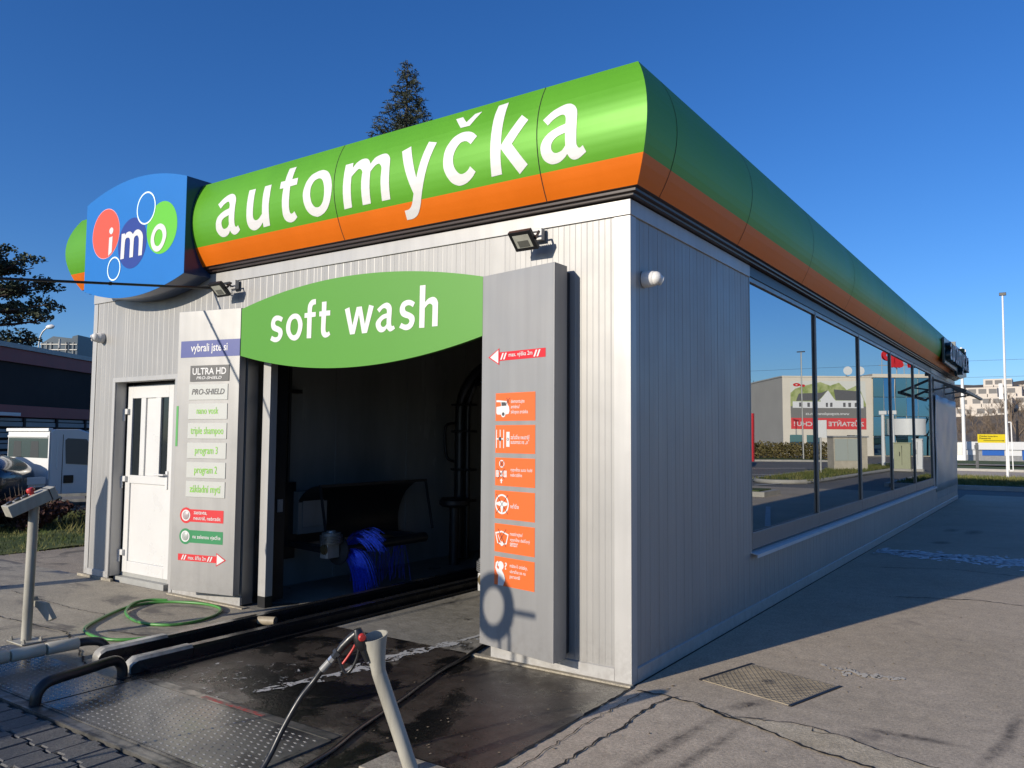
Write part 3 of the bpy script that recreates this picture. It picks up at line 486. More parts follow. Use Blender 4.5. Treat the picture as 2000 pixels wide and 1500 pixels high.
b = MB(); hoop(b, .1288, 4.065, .10, 4.068); hoop(b, .10, 4.068, .06, 3.9); hoop(b, .06, 3.9, -.1, 3.34); build('fascia_back', b, DGREY, house, 0)
b = MB(); b.tube([(-BW - .045, -.045, 3.212), (.045, -.045, 3.212), (.045, BL, 3.212)], .006, 6); build('drip_bead', b, mat('worn_brown_edge', (.12, .07, .06), .4), house)
# sheet joints
b = MB()
def joint_front(x):
    n = len(FINE); vs = []
    for z in FINE: vs += [(x - .0035, -prof_t(z) - .0012, z), (x + .0035, -prof_t(z) - .0012, z)]
    b.add(vs, [(2 * i, 2 * i + 1, 2 * i + 3, 2 * i + 2) for i in range(n - 1)])
def joint_side(y):
    n = len(FINE); vs = []
    for z in FINE: vs += [(prof_t(z) + .0012, y - .0035, z), (prof_t(z) + .0012, y + .0035, z)]
    b.add(vs, [(2 * i, 2 * i + 1, 2 * i + 3, 2 * i + 2) for i in range(n - 1)])
for x in (-2.6, -.585): b = MB(); joint_front(x); build('joint', b, CRACK, fascia, 0, fix=False)
for y in (.235, 1.85, 3.9, 5.95, 8.0, 10.05, 12.1, 14.15): b = MB(); joint_side(y); build('joint', b, CRACK, fascia, 0, fix=False)
# big lettering on the front fascia, bent to its curve
def fascia_text(name, parent):
    bm = bmesh.new()
    for g in glyph_loops('automycka'):
        tri = tessellate_polygon([[Vector((u, v, 0)) for u, v in L] for L in g]); vs = [bm.verts.new((u, 0, v)) for L in g for u, v in L]
        for t in tri:
            try: bm.faces.new([vs[i] for i in t])
            except ValueError: pass
    for z in FINE[1:-1]: bmesh.ops.bisect_plane(bm, geom=bm.verts[:] + bm.edges[:] + bm.faces[:], plane_co=(0, 0, z), plane_no=(0, 0, 1))
    for v in bm.verts: v.co.y = -prof_t(v.co.z) - .0028
    for f in bm.faces:
        if f.normal.y > 0: f.normal_flip()
    me = bpy.data.meshes.new(name); bm.to_mesh(me); bm.free(); me.materials.append(WHITE)
    me.polygons.foreach_set('use_smooth', [True] * len(me.polygons))
    o = bpy.data.objects.new(name, me); COL.objects.link(o); o.parent = parent; return o
fascia_text('lettering', fascia)

# windows of the long side: mirror-like sun-control glass between slim dark mullions
for i in range(5):
    y0, y1 = WY[i], WY[i + 1]; b = MB()
    fx0, fx1 = -.085, .004
    b.box(fx0, y0 + .001, WZ0 + .02, fx1, y0 + .018, WZ1); b.box(fx0, y1 - .018, WZ0 + .02, fx1, y1 - .001, WZ1)
    b.box(fx0, y0 + .0185, WZ1 - .045, fx1 - .004, y1 - .0185, WZ1); b.box(fx0, y0 + .0185, WZ0 + .02, fx1 - .002, y1 - .0185, WZ0 + .17)
    w = build('window', b, ALU, house, 0, bevel=.003)
    p = MB(); p.box(-.034, y0 + .019, WZ0 + .171, -.022, y1 - .019, WZ1 - .046); build('pane', p, SOLAR, w, 0)
    p = MB(); p.box(-.0215, y0 + .019, WZ0 + .178, -.014, y0 + .025, WZ1 - .046); p.box(-.0215, y1 - .025, WZ0 + .178, -.014, y1 - .019, WZ1 - .046); p.box(-.0215, y0 + .019, WZ0 + .171, -.014, y1 - .019, WZ0 + .1775)
    build('gasket', p, BLACK, w, 0)
b = MB(); b.box(.001, WY[0], WZ1 + .002, .010, WY[-1], BH - .004); build('window_header', b, BLACK, house, 0)
b = MB(); y0, y1 = WY[0] - .03, WY[-1] + .03
b.add([(d, y, z) for y in (y0, y1) for d, z in ((-.09, WZ0 + .019), (.062, WZ0 - .016), (.062, WZ0 - .046), (.056, WZ0 - .046), (.056, WZ0 - .022), (-.09, WZ0 + .006))], [(i, (i + 1) % 6, 6 + (i + 1) % 6, 6 + i) for i in range(6)] + [(0, 1, 2, 3, 4, 5), (11, 10, 9, 8, 7, 6)])
build('window_sill', b, mat('sill_sheet', (.62, .65, .67), .3, metal=.2, var=.08, vscale=5), house, 30)

# staff door
door = MB(); ly = .122
def dbox(x0, z0, x1, z1, d0=0, d1=.05): door.box(x0, ly + d0, z0, x1, ly + d1, z1)
LX0, LX1, LZ0, LZ1 = -6.255, -5.375, .085, 2.135
dbox(LX0, LZ0, LX0 + .095, LZ1); dbox(LX1 - .085, LZ0, LX1, LZ1); dbox(LX0 + .0951, 1.995, LX1 - .0851, LZ1); dbox(LX0 + .0951, 1.06, LX1 - .0851, 1.148); dbox(LX0 + .0951, LZ0, LX1 - .0851, .21)
for x0, x1 in ((-5.986, -5.895), (-5.705, -5.607)): dbox(x0, 1.1481, x1, 1.9949)
dbox(-5.8949, 1.1481, -5.7051, 1.9949, .018, .04); dbox(LX0 + .0951, .2101, LX1 - .0851, 1.0599, .016, .04)
d = build('door', door, WHITEP, house, 0, bevel=.004)
for x0, x1 in ((LX0 + .0951, -5.9861), (-5.6069, LX1 - .0851)):
    g = MB(); g.box(x0, ly + .02, 1.1481, x1, ly + .03, 1.9949); build('pane', g, GLASS_DARK, d, 0)
for z in (1.85, 1.105, .30):
    g = MB(); g.box(LX0 - .035, ly - .03, z - .03, LX0 + .05, ly - .001, z + .03); g.cyl((LX0 - .022, ly - .022, z - .105), (LX0 - .022, ly - .022, z + .02), .014, n=12); build('hinge', g, WHITEP, d, 40, bevel=.003)
g = MB(); g.box(-5.46, ly - .012, 1.02, -5.425, ly - .001, 1.21); g.tube([(-5.443, ly - .01, 1.17), (-5.443, ly - .05, 1.17), (-5.46, ly - .055, 1.17), (-5.60, ly - .055, 1.172)], .010, 8); build('handle', g, WHITE, d, 40)
b = MB(); b.box(DX0 - .05, -.016, .03, DX0, -.001, DZ + .05); b.box(DX1, -.016, .0, DX1 + .05, -.001, DZ + .05); b.box(DX0 + .0005, -.016, DZ, DX1 - .0005, -.001, DZ + .05)
b.box(DX0, .0, .05, DX0 + .004, .12, DZ); b.box(DX1 - .004, .0, .0, DX1, .17, DZ); b.box(LX1 + .002, .121, .0, DX1 - .005, .17, DZ - .002)
build('door_surround', b, TRIM, house, 0, bevel=.002)
b = MB(); b.box(DX0 + .005, .13, -.02, LX1 + .03, .2, .083); b.box(-6.3, .06, -.02, LX1 + .03, .129, .045); build('door_step', b, mat('step_sheet', (.30, .30, .28), .5, var=.12, vscale=6), house, 0)
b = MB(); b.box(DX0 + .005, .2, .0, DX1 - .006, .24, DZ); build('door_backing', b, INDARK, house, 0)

# wash bay interior
b = MB(); b.box(-4.56, .40, 0, -4.5, BL - .13, 3.0)
for y in (1.6, 2.8, 4.0, 5.2, 6.4, 7.6, 8.8): b.box(-4.5, y, 0, -4.494, y + .03, 3.0)
b.box(-4.56, .121, 0, -4.3, .38, 3.0); b.box(-4.3, .121, 2.6, -1.0, .2, 3.0)
build('bay_wall', b, INWALL, house, 0)
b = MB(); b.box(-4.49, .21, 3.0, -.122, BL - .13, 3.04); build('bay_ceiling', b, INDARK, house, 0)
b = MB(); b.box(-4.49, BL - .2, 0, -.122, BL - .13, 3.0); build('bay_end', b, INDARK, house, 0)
b = MB(); b.box(-.2, .13, 0, -.13, 2.40, 3.0); build('bay_lining', b, INWALL, house, 0)
b = MB(); b.box(-3.885, .10, .10, -3.78, .185, 2.54); build('door_post', b, TRIM, house, 0, bevel=.004)
b = MB(); b.box(-3.884, .101, .0, -3.781, .184, .099); build('post_foot', b, BLACK, house, 0)
b = MB(); b.box(-3.96, .15, .03, -3.89, .40, 2.54); build('guide_channel', b, INDARK, house, 0, bevel=.003)
b = MB(); b.box(-3.994, .001, .02, -3.988, .121, 2.55); b.box(OX1 - .006, .001, .02, OX1, .121, 2.55); b.box(-3.987, .001, 2.55, OX1 - .007, .121, 2.558); build('bay_surround', b, ALU, house, 0)

# ------------------------------------------------------------------ signs on the front
def arc_sign(x0, x1, zs, ztop, zbot, n=40):
    """outline with straight sides and bowed top and bottom edges"""
    top = []; bot = []
    for i in range(n + 1):
        s = i / n; k = 1 - (2 * s - 1) ** 2; x = x0 + (x1 - x0) * s
        top.append((x, zs[1] + (ztop - zs[1]) * k)); bot.append((x, zs[0] + (zbot - zs[0]) * k))
    return bot + top[::-1]
sign = thing('logo_sign', 'blue box sign with coloured bubbles lettered imo, above the white door', 'sign', (-5.53, -.2, 3.0))
out = arc_sign(-6.458, -4.597, (3.158, 4.116), 4.262, 3.012)
b = MB(); b.prism(out, lambda u, v, d: (u, -d, v), .02, .306); box_o = build('box', b, [mat('navy_sign_side', (.006, .03, .10), .3, coat=.3)], sign, 30)
b = MB(); b.prism(out, lambda u, v, d: (u, -d, v), .3065, .312); face = build('face', b, BLUE, sign, 0)
LY = lambda d: (lambda u, v: (u, -.312 - d, v))
C0 = (-6.046, 3.745); C1 = (-5.526, 3.575); C2 = (-4.996, 3.662); RR = .266
b = MB(); b.flat([disc(*C0, RR + .006, 56)], LY(.0012)); b.cur = 1; b.flat([disc(*C0, RR, 56)], LY(.0024)); build('bubble', b, [mat('pink_rim_print', (.75, .35, .40), .4), RED], sign, 0)
b = MB(); b.flat([disc(*C1, RR, 56)], LY(.0018)); build('bubble', b, NAVY, sign, 0)
b = MB(); b.flat([disc(*C2, RR, 56)], LY(.0016)); build('bubble', b, LIME, sign, 0)
b = MB(); b.flat([disc(-5.284, 3.905, .156, 48)], LY(.0032)); build('bubble', b, BLUE, sign, 0)
for c, r in (((-5.284, 3.905), .170), ((-5.856, 3.343), .128)):
    b = MB(); b.flat([disc(*c, r, 56), disc(*c, r - .015, 56)[::-1]], LY(.0046)); build('bubble_ring', b, RING, sign, 0)
for nm in ('logo_i', 'logo_m', 'logo_o'):
    b = MB()
    for g in glyph_loops(nm): b.flat(g, LY(.0050))
    build('letter', b, WHITE, sign, 0)

soft = thing('entrance_sign', 'green bowed sign lettered soft wash above the bay entrance', 'sign', (-2.57, -.09, 2.3))
b = MB(); b.prism(arc_sign(-3.982, -1.152, (2.340, 2.782), 2.943, 2.168), lambda u, v, d: (u, -d, v), .055, .092); build('board', b, SIGNGREEN, soft, 30)
b = MB()
for g in glyph_loops('soft_wash'): b.flat(g, lambda u, v: (u, -.0945, v))
build('lettering', b, WHITE, soft, 0)
b = MB()
for x in (-3.7, -1.45): b = MB(); b.box(x, -.054, 2.6, x + .05, .0, 2.65); build('bracket', b, DGREY, soft, 0)

def panel_frame(P0, P1):
    P0 = Vector((*P0, 0)); u = (Vector((*P1, 0)) - P0); L = u.length; u.normalize(); n = Vector((u.y, -u.x, 0))   # n looks out of the wall
    return L, (lambda a, z, d=0: P0 + u * a + n * d + Vector((0, 0, z)))
# left program board
L1, LF = panel_frame((-4.74, -.25), (-3.995, -.09))
prog = thing('program_board', 'tall grey board listing the wash programs, left of the bay entrance', 'sign board', (-4.37, -.1, .11))
b = MB(); corners = [(-4.74, -.25), (-3.995, -.09), (-3.995, -.02), (-4.70, -.02)]
b.add([(x, y, z) for z in (.115, 2.795) for x, y in corners], [(0, 1, 5, 4), (1, 2, 6, 5), (2, 3, 7, 6), (3, 0, 4, 7), (4, 5, 6, 7), (3, 2, 1, 0)])
build('panel', b, PYLON, prog, 0, bevel=.002)
lf = lambda d: (lambda u, v: LF(u, v, d))
b = MB(); b.flat([rect(.038, 2.343, .760, 2.504)], lf(.002)); pb = build('header_band', b, BANDBLUE, prog, 0)
b = MB(); put_text(b, 'vybrali jste si', lf(.004), .165, .615, 2.372, 2.474, .012); build('lettering', b, WHITE, pb, 0)
for z0, txt, tm in ((1.931, 'PRO-SHIELD', 1), (1.746, 'nano vosk', 0), (1.560, 'triple shampoo', 0), (1.372, 'program 3', 0), (1.187, 'program 2', 0), (1.006, 'základní mytí', 0)):
    b = MB(); b.prism(rect(.160, z0, .635, z0 + .150), lambda u, v, d: LF(u, v, d), .0005, .006); pl = build('program_plate', b, PLATE, prog, 0, bevel=.002)
    b = MB(); w = {'PRO-SHIELD': .40, 'nano vosk': .265, 'triple shampoo': .40, 'program 3': .275, 'program 2': .275, 'základní mytí': .375}[txt]; desc = .028 if any(c in txt for c in 'pgyj') else 0
    put_text(b, txt, lf(.0085), .398 - w / 2, .398 + w / 2, z0 + .05 - desc, z0 + .05 + (.056 if tm else .064), .012 if tm else .006, .22 if tm else 0); build('lettering', b, TXT_GREY if tm else TXT_GREEN, pl, 0)
b = MB(); b.prism(rect(.168, 2.108, .645, 2.262), lambda u, v, d: LF(u, v, d), .0005, .006); pl = build('program_plate', b, TXT_GREY, prog, 0, bevel=.002)
b = MB(); put_text(b, 'ULTRA HD', lf(.0085), .200, .612, 2.172, 2.238, .018); build('lettering', b, WHITE, pl, 0); b = MB(); put_text(b, 'PRO-SHIELD', lf(.0085), .250, .560, 2.128, 2.156, .012, .22); build('lettering', b, WHITE, pl, 0)
for cz, m, z0, z1, lines in ((.829, PRINTRED, .771, .889, ('zastavte,', 'neutrál, nebrzdit')), (.631, PRINTGREEN, .574, .692, ('na zelenou vjeďte',))):
    b = MB(); b.flat([disc(.172, cz, .075, 40)], lf(.0022)); b.flat([rect(.20, z0, .626, z1)], lf(.0016)); lp = build('signal_sticker', b, m, prog, 0)
    b = MB(); b.flat([disc(.172, cz, .053, 36), disc(.172, cz, .040, 36)[::-1]], lf(.0042)); build('signal_rim', b, WHITE, lp, 0)
    b = MB(); b.lathe(LF(.172, cz, .002), LF(0, 0, 1) - LF(0, 0, 0), [(0, .0395), (.004, .038), (.009, .02), (.010, 0)], 24); build('signal_lamp', b, mat('unlit_signal_lens', (.36, .30, .30) if m is PRINTRED else (.34, .36, .33), .35, var=.2, vscale=90), lp, 40)
    b = MB()
    if len(lines) == 2: put_text(b, lines[0], lf(.0038), .268, .43, .838, .874, .008); build('lettering', b, WHITE, lp, 0); b = MB(); put_text(b, lines[1], lf(.0038), .268, .595, .786, .826, .008)
    else: put_text(b, lines[0], lf(.0038), .262, .600, .606, .655, .01)
    build('lettering', b, WHITE, lp, 0)
def arrow(parent, fn, tip, hx, x_end, zc, hb, hh, txt, tx0, tx1):
    b = MB(); b.flat([rect(min(hx, x_end), zc - hb, max(hx, x_end), zc + hb)], fn(.0016)); b.flat([[(hx, zc - hh), (tip, zc), (hx, zc + hh)]], fn(.0022)); a = build('limit_arrow', b, PRINTRED, parent, 0)
    i = 1 if tip > hx else -1; b = MB(); b.flat([[(hx + .009 * i, zc - hh * .80), (tip - .020 * i, zc), (hx + .009 * i, zc + hh * .80)]], fn(.0036))
    for xs in (tx0 - .075, tx0 - .045, tx1 + .022, tx1 + .052): b.flat([[(xs - .012, zc - hb * .75), (xs + .004, zc - hb * .75), (xs + .026, zc + hb * .75), (xs + .010, zc + hb * .75)]], fn(.0036))
    put_text(b, txt, fn(.0036), tx0, tx1, zc - .017, zc + .022, .008); build('lettering', b, WHITE, a, 0)
arrow(prog, lf, .672, .555, .088, .433, .031, .063, 'max. šířka 2m', .215, .435)
b = MB(); b.flat([rect(.006, 1.485, .032, 1.874)], lf(.002)); build('edge_sticker', b, mat('mid_green_print', (.06, .30, .06), .4), prog, 0)

# right instruction board
L2, RF = panel_frame((-1.155, -.09), (-.447, -.23))
inst = thing('instruction_board', 'tall grey board with six orange instruction stickers, right of the bay entrance', 'sign board', (-.8, -.1, .115))
b = MB(); corners = [(-1.155, -.09), (-.447, -.23), (-.447, -.062), (-1.155, -.055)]
b.add([(x, y, z) for z in (.117, 2.782) for x, y in corners], [(0, 1, 5, 4), (1, 2, 6, 5), (2, 3, 7, 6), (3, 0, 4, 7), (4, 5, 6, 7), (3, 2, 1, 0)])
build('panel', b, PYLON, inst, 0, bevel=.002)
b = MB(); b.box(-1.10, -.054, .14, -.462, -.002, 2.745); build('backing_frame', b, DGREY, inst, 0)
rf = lambda d: (lambda u, v: RF(u, v, d))
arrow(inst, rf, .070, .187, .643, 2.173, .031, .061, 'max. výška 2m', .285, .520)
def seg(b, x0, z0, x1, z1, w, fn):
    dx, dz = x1 - x0, z1 - z0; L = math.hypot(dx, dz); nx, nz = -dz / L * w / 2, dx / L * w / 2
    b.flat([[(x0 + nx, z0 + nz), (x0 - nx, z0 - nz), (x1 - nx, z1 - nz), (x1 + nx, z1 + nz)]], fn)
CARDS = [(1.711, ['demontujte', 'anténu/', 'sklopte zrcátka'], 'car'), (1.483, ['zařaďte neutrál/', 'automat na „n”'], 'gear'), (1.252, ['vypněte auto hold', 'nebrzděte'], 'pedal'), (1.020, ['neřiďte'], 'wheel'), (.787, ['nestírejte/', 'vypněte dešťový', 'senzor'], 'wiper'), (.556, ['máte-li otázky,', 'obraťte se na', 'personál'], 'person')]
LW = {'demontujte': .135, 'anténu/': .088, 'sklopte zrcátka': .168, 'zařaďte neutrál/': .186, 'automat na „n”': .182, 'vypněte auto hold': .212, 'nebrzděte': .115, 'neřiďte': .085, 'nestírejte/': .125, 'vypněte dešťový': .195, 'senzor': .078, 'máte-li otázky,': .172, 'obraťte se na': .155, 'personál': .10}
for z0, lines, icon in CARDS:
    b = MB(); b.flat([rect(.153, z0, .549, z0 + .198)], rf(.002)); card = build('instruction_sticker', b, CARDORANGE, inst, 0)
    b = MB(); zc = z0 + .1; h = .026; n = len(lines)
    for i, t in enumerate(lines):
        zz = zc + (n - 1) * .0185 - i * .037 - h / 2 + (.012 if icon == 'person' else 0); put_text(b, t, rf(.0040), .312, .312 + LW[t], zz - (.007 if any(c in t for c in 'pgyjř„') else 0), zz + h, .004)
    build('lettering', b, WHITE, card, 0)
    b = MB(); k = MB(); F1 = rf(.0040); F2 = rf(.0052); F3 = rf(.0064); x0 = .163
    if icon == 'car':
        body = [(0, .055), (.012, .045), (.05, .045), (.062, .03), (.085, .03), (.098, .045), (.128, .05), (.135, .07), (.13, .10), (.118, .112), (.105, .14), (.02, .148), (0, .148), (0, .135), (.045, .133), (.05, .105), (0, .10)]
        b.flat([[(x0 + a, z0 + c) for a, c in body]], F1); b.flat([disc(x0 + .073, z0 + .048, .023, 24)], F2)
        k.flat([disc(x0 + .073, z0 + .048, .013, 20)], F3); k.flat([[(x0 + .055, z0 + .106), (x0 + .104, z0 + .108), (x0 + .094, z0 + .132), (x0 + .052, z0 + .133)]], F2); seg(k, x0 + .098, z0 + .115, x0 + .140, z0 + .165, .003, F3); seg(k, x0 + .104, z0 + .163, x0 + .134, z0 + .117, .003, F3)
    elif icon == 'gear':
        for dx in (0, .037, .074): seg(b, x0 + dx + .004, z0 + .035, x0 + dx + .004, z0 + .165, .008, F1)
        seg(b, x0, z0 + .1, x0 + .08, z0 + .1, .010, F2); b.flat([rect(x0 + .105, z0 + .045, x0 + .138, z0 + .150)], F1)
        k.flat([disc(x0 + .041, z0 + .1, .014, 20)], F3); k.flat([disc(x0 + .121, z0 + .098, .010, 20), disc(x0 + .121, z0 + .098, .007, 20)[::-1]], F3)
    elif icon == 'pedal':
        b.flat([disc(x0 + .06, z0 + .155, .027, 30), disc(x0 + .06, z0 + .155, .020, 30)[::-1]], F1)
        for a, c in ((0, .03), (.082, .112)):
            for r in range(5): b.flat([rect(x0 + a, z0 + .062 + r * .0095, x0 + c, z0 + .069 + r * .0095)], F1)
            b.flat([rect(x0 + a, z0 + .062, x0 + a + .005, z0 + .107)], F2)
        b.flat([[(x0 + .036, z0 + .105), (x0 + .05, z0 + .085), (x0 + .036, z0 + .066), (x0 + .076, z0 + .066), (x0 + .064, z0 + .085), (x0 + .076, z0 + .105)]], F1)
        b.flat([[(x0 + .051, z0 + .018), (x0 + .063, z0 + .018), (x0 + .063, z0 + .035), (x0 + .072, z0 + .035), (x0 + .057, z0 + .052), (x0 + .042, z0 + .035), (x0 + .051, z0 + .035)]], F1)
        seg(k, x0 + .018, z0 + .046, x0 + .09, z0 + .122, .003, F3); seg(k, x0 + .018, z0 + .122, x0 + .09, z0 + .046, .003, F3); seg(k, x0 + .042, z0 + .135, x0 + .078, z0 + .176, .003, F3); seg(k, x0 + .042, z0 + .176, x0 + .078, z0 + .135, .003, F3)
    elif icon == 'wheel':
        b.flat([disc(x0 + .065, z0 + .103, .070, 44), disc(x0 + .065, z0 + .103, .058, 44)[::-1]], F1)
        b.flat([[(x0 + .008, z0 + .098), (x0 + .05, z0 + .088), (x0 + .06, z0 + .04), (x0 + .071, z0 + .04), (x0 + .08, z0 + .088), (x0 + .122, z0 + .098), (x0 + .122, z0 + .112), (x0 + .065, z0 + .128), (x0 + .008, z0 + .112)]], F2)
        seg(k, x0 + .005, z0 + .035, x0 + .128, z0 + .172, .003, F3); seg(k, x0 + .005, z0 + .172, x0 + .128, z0 + .035, .003, F3)
    elif icon == 'wiper':
        o = [(-.002, .135), (.065, .150), (.135, .130), (.115, .06), (.065, .05), (.02, .06)]; i_ = [(.010, .126), (.065, .140), (.123, .122), (.106, .067), (.065, .06), (.028, .067)]
        b.flat([[(x0 + a, z0 + c) for a, c in o], [(x0 + a, z0 + c) for a, c in i_][::-1]], F1); b.flat([disc(x0 + .068, z0 + .06, .016, 20)], F2); seg(b, x0 + .062, z0 + .062, x0 + .028, z0 + .120, .006, F2)
        seg(k, x0 + .025, z0 + .05, x0 + .110, z0 + .165, .003, F3); seg(k, x0 + .025, z0 + .165, x0 + .110, z0 + .04, .003, F3)
    else:
        b.flat([disc(x0 + .057, z0 + .138, .030, 30)], F1)
        b.flat([[(x0 + .03, z0 + .0), (x0 + .083, z0 + .0), (x0 + .105, z0 + .045), (x0 + .095, z0 + .075), (x0 + .068, z0 + .112), (x0 + .03, z0 + .112), (x0 + .018, z0 + .125), (x0 + .026, z0 + .15), (x0 + .038, z0 + .158), (x0 + .028, z0 + .168), (x0 + .008, z0 + .155), (x0 + .002, z0 + .118), (x0 + .02, z0 + .085), (x0 + .034, z0 + .07)]], F2)
        put_text(b, '?', F1, x0 + .098, x0 + .120, z0 + .115, z0 + .165, .02)
        k.flat([[(x0 + .026, z0 + .120), (x0 + .040, z0 + .118), (x0 + .036, z0 + .135)]], F3)
    build('icon', b, WHITE, card, 0)
    if k.v: build('icon_mark', k, TXT_GREY if icon not in ('person',) else CARDORANGE, card, 0)

# ------------------------------------------------------------------ fittings on the walls
def floodlight(x, label):
    t = thing('floodlight', label, 'floodlight', (x, -.1, 3.0), 'floodlights over the entrance')
    b = MB(); b.box(x - .005, -.060, 3.00, x + .075, -.0165, 3.085); build('junction_box', b, TRIM, t, 30, bevel=.003)
    # head tilted: its face looks forward and down
    c = Vector((x, -.185, 2.972)); U = Vector((0, .72, -.69)).normalized(); X = Vector((1, 0, 0)); N = X.cross(U).normalized()   # N looks out of the lamp
    if N.y > 0: N = -N
    b = MB(); b.obox(c - N * .012, X, U, N, .093, .079, .016)
    for i in range(9): b.obox(c - N * .036 + X * (-.07 + i * .0175), X, U, N, .003, .06, .0078)
    build('housing', b, BLACK, t, 0, bevel=.005)
    b = MB(); b.obox(c + N * .0045, X, U, N, .066, .052, .0004); b.cur = 1
    b.obox(c + N * .0056 + U * .02, X, U, N, .045, .026, .0005); l = build('lens', b, [LENS, mat('lamp_reflector', (.25, .25, .22), .25, metal=.5)], t, 0)
    b = MB()
    for sx in (-.1, .1): b.bar(c + X * sx - N * .015, c + X * sx * .9 - N * .10 + Vector((0, 0, .0)), .008, .02)
    b.bar(c + X * -.093 - N * .10, c + X * .093 - N * .10, .02, .008); b.bar(c - N * .1, Vector((x + .04, -.055, 3.02)), .02, .012)
    build('bracket', b, BLACK, t, 0); return t
floodlight(-.735, 'black floodlight over the right end of the bay entrance, above the instruction board')
floodlight(-4.215, 'black floodlight under the blue logo sign, where the overhead cable ends')
def camera_dome(c, out, look, label):
    c = Vector(c); out = Vector(out); look = Vector(look).normalized()
    t = thing('security_camera', label, 'security camera', c, 'security cameras')
    b = MB(); b.lathe(c, out, [(.001, .058), (.045, .058), (.05, .056), (.052, .054), (.075, .052), (.08, .048)], 28); build('base', b, CAMWHITE, t, 40)
    b = MB(); o = c + out * .085; prof = [(-.045 + .09 * i / 12, .048 * math.sqrt(max(0, 1 - (-1 + 2 * i / 12) ** 2)) + .001) for i in range(10)] + [(.036, .034)]
    b.lathe(o, look, prof, 24); build('eyeball', b, CAMWHITE, t, 40)
    b = MB(); b.lathe(o + look * .034, look, [(.0, .035), (.012, .035), (.012, .033), (.0135, .0)], 24); f = build('front_ring', b, mat('camera_front', (.70, .69, .66), .3), t, 30)
    sd = look.cross(Vector((0, 0, 1))).normalized()
    for k in (-1, 1):
        b = MB(); b.lathe(o + look * .0475 + sd * .014 * k, look, [(0, .011), (.002, .010), (.0022, 0)], 16); build('lens', b, BLACK, t, 40)
camera_dome((-6.60, -.004, 2.685), (0, -1, 0), (-.35, -.85, -.22), 'white dome security camera at the left edge of the front wall')
camera_dome((.004, .215, 2.685), (1, 0, 0), (.62, .72, -.30), 'white dome security camera on the shaded side wall near the corner')

A = Vector((-4.583, -.004, 3.056)); D = Vector((-.0148, -1, -.1164))
b = MB(); b.tube([A] + [A + D * s + Vector((0, 0, .0035 * max(0, s - 2.5) ** 2)) for s in (.4, .9, 1.5, 2, 3, 4, 6, 8, 11, 14, 17, 20, 24)], .012, 8)
for s in (1.02, 1.75): b.box(*(A + D * s + Vector((-.009, -.01, -.015))), *(A + D * s + Vector((.009, .01, .016))))
cb = tag(build('overhead_cable', b, BLACK, None, 40), 'thin black cable running overhead from the left to the front wall', 'cable')
b = MB(); b.tube([(-4.583, -.02, 3.056), (-4.50, -.018, 3.02), (-4.36, -.03, 2.985), (-4.24, -.09, 2.97)], .006, 6); tag(build('lamp_wire', b, BLACK, None, 40), 'short black wire looping along the wall to the left floodlight', 'wire')

# ------------------------------------------------------------------ control post on the left
post = thing('control_post', 'grey steel control post with tilted push-button box, standing on the concrete left of the bay', 'control post', (-4.30, -1.74, 0))
cx, cy = -4.272, -1.742
b = MB(); b.box(cx - .125, cy - .085, .002, cx + .125, cy + .085, .012); bp = build('base_plate', b, GREYPAINT, post, 0, bevel=.002)
for sx in (-.10, .10):
    for sy in (-.062, .062):
        b = MB(); b.lathe((cx + sx, cy + sy, .012), (0, 0, 1), [(0, .015), (.012, .015), (.012, .009), (.03, .009), (.03, .0)], 6); build('bolt', b, GREYPAINT, bp, 30)
b = MB(); b.cyl((cx, cy, .012), (cx + .032, cy + .0, 1.03), .036, n=24); build('pole', b, GREYPAINT, post, 40)
X = Vector((.10, .91, .40)).normalized(); Y = Vector((-1, .11, 0)).normalized(); Z = X.cross(Y).normalized()
c = Vector((-4.238, -1.772, 1.075))
b = MB(); b.obox(c - X * .025, X, Y, Z, .150, .075, .046); hb = build('button_box', b, GREYPAINT, post, 0, bevel=.005)
b = MB(); b.obox(c + X * .152, X, Y, Z, .022, .078, .046); b.obox(c + X * .155 - Z * .048, X, Y, Z, .034, .08, .004); build('end_cap', b, GREYPAINT, hb, 0, bevel=.004)
b = MB(); b.obox(c + X * .1265, X, Y, Z, .0034, .0765, .0475); build('gasket', b, BLACK, hb, 0)
b = MB(); b.lathe(c + X * .03 + Z * .047, Z, [(0, .018), (.02, .018), (.02, .028), (.038, .03), (.05, .022), (.054, 0)], 20); build('emergency_button', b, mat('red_button', (.45, .03, .03), .4), hb, 40)
for s in (-.135, -.075, -.02):
    b = MB(); b.lathe(c + X * s + Z * .047, Z, [(0, .022), (.012, .022), (.016, .018), (.017, 0)], 20); build('push_button', b, DGREY, hb, 40)
b = MB(); b.prism([(-.05, .0), (.03, -.02), (.10, -.14), (.06, -.16), (-.02, -.06), (-.09, -.02), (-.10, .02), (-.06, .03)], lambda u, v, d: Vector((cx + .02 + u * .82, cy + .10 + u * .57 + d, .30 + v)), -.02, .02)
build('cable_bracket', b, GREYPAINT, post, 0, bevel=.003)

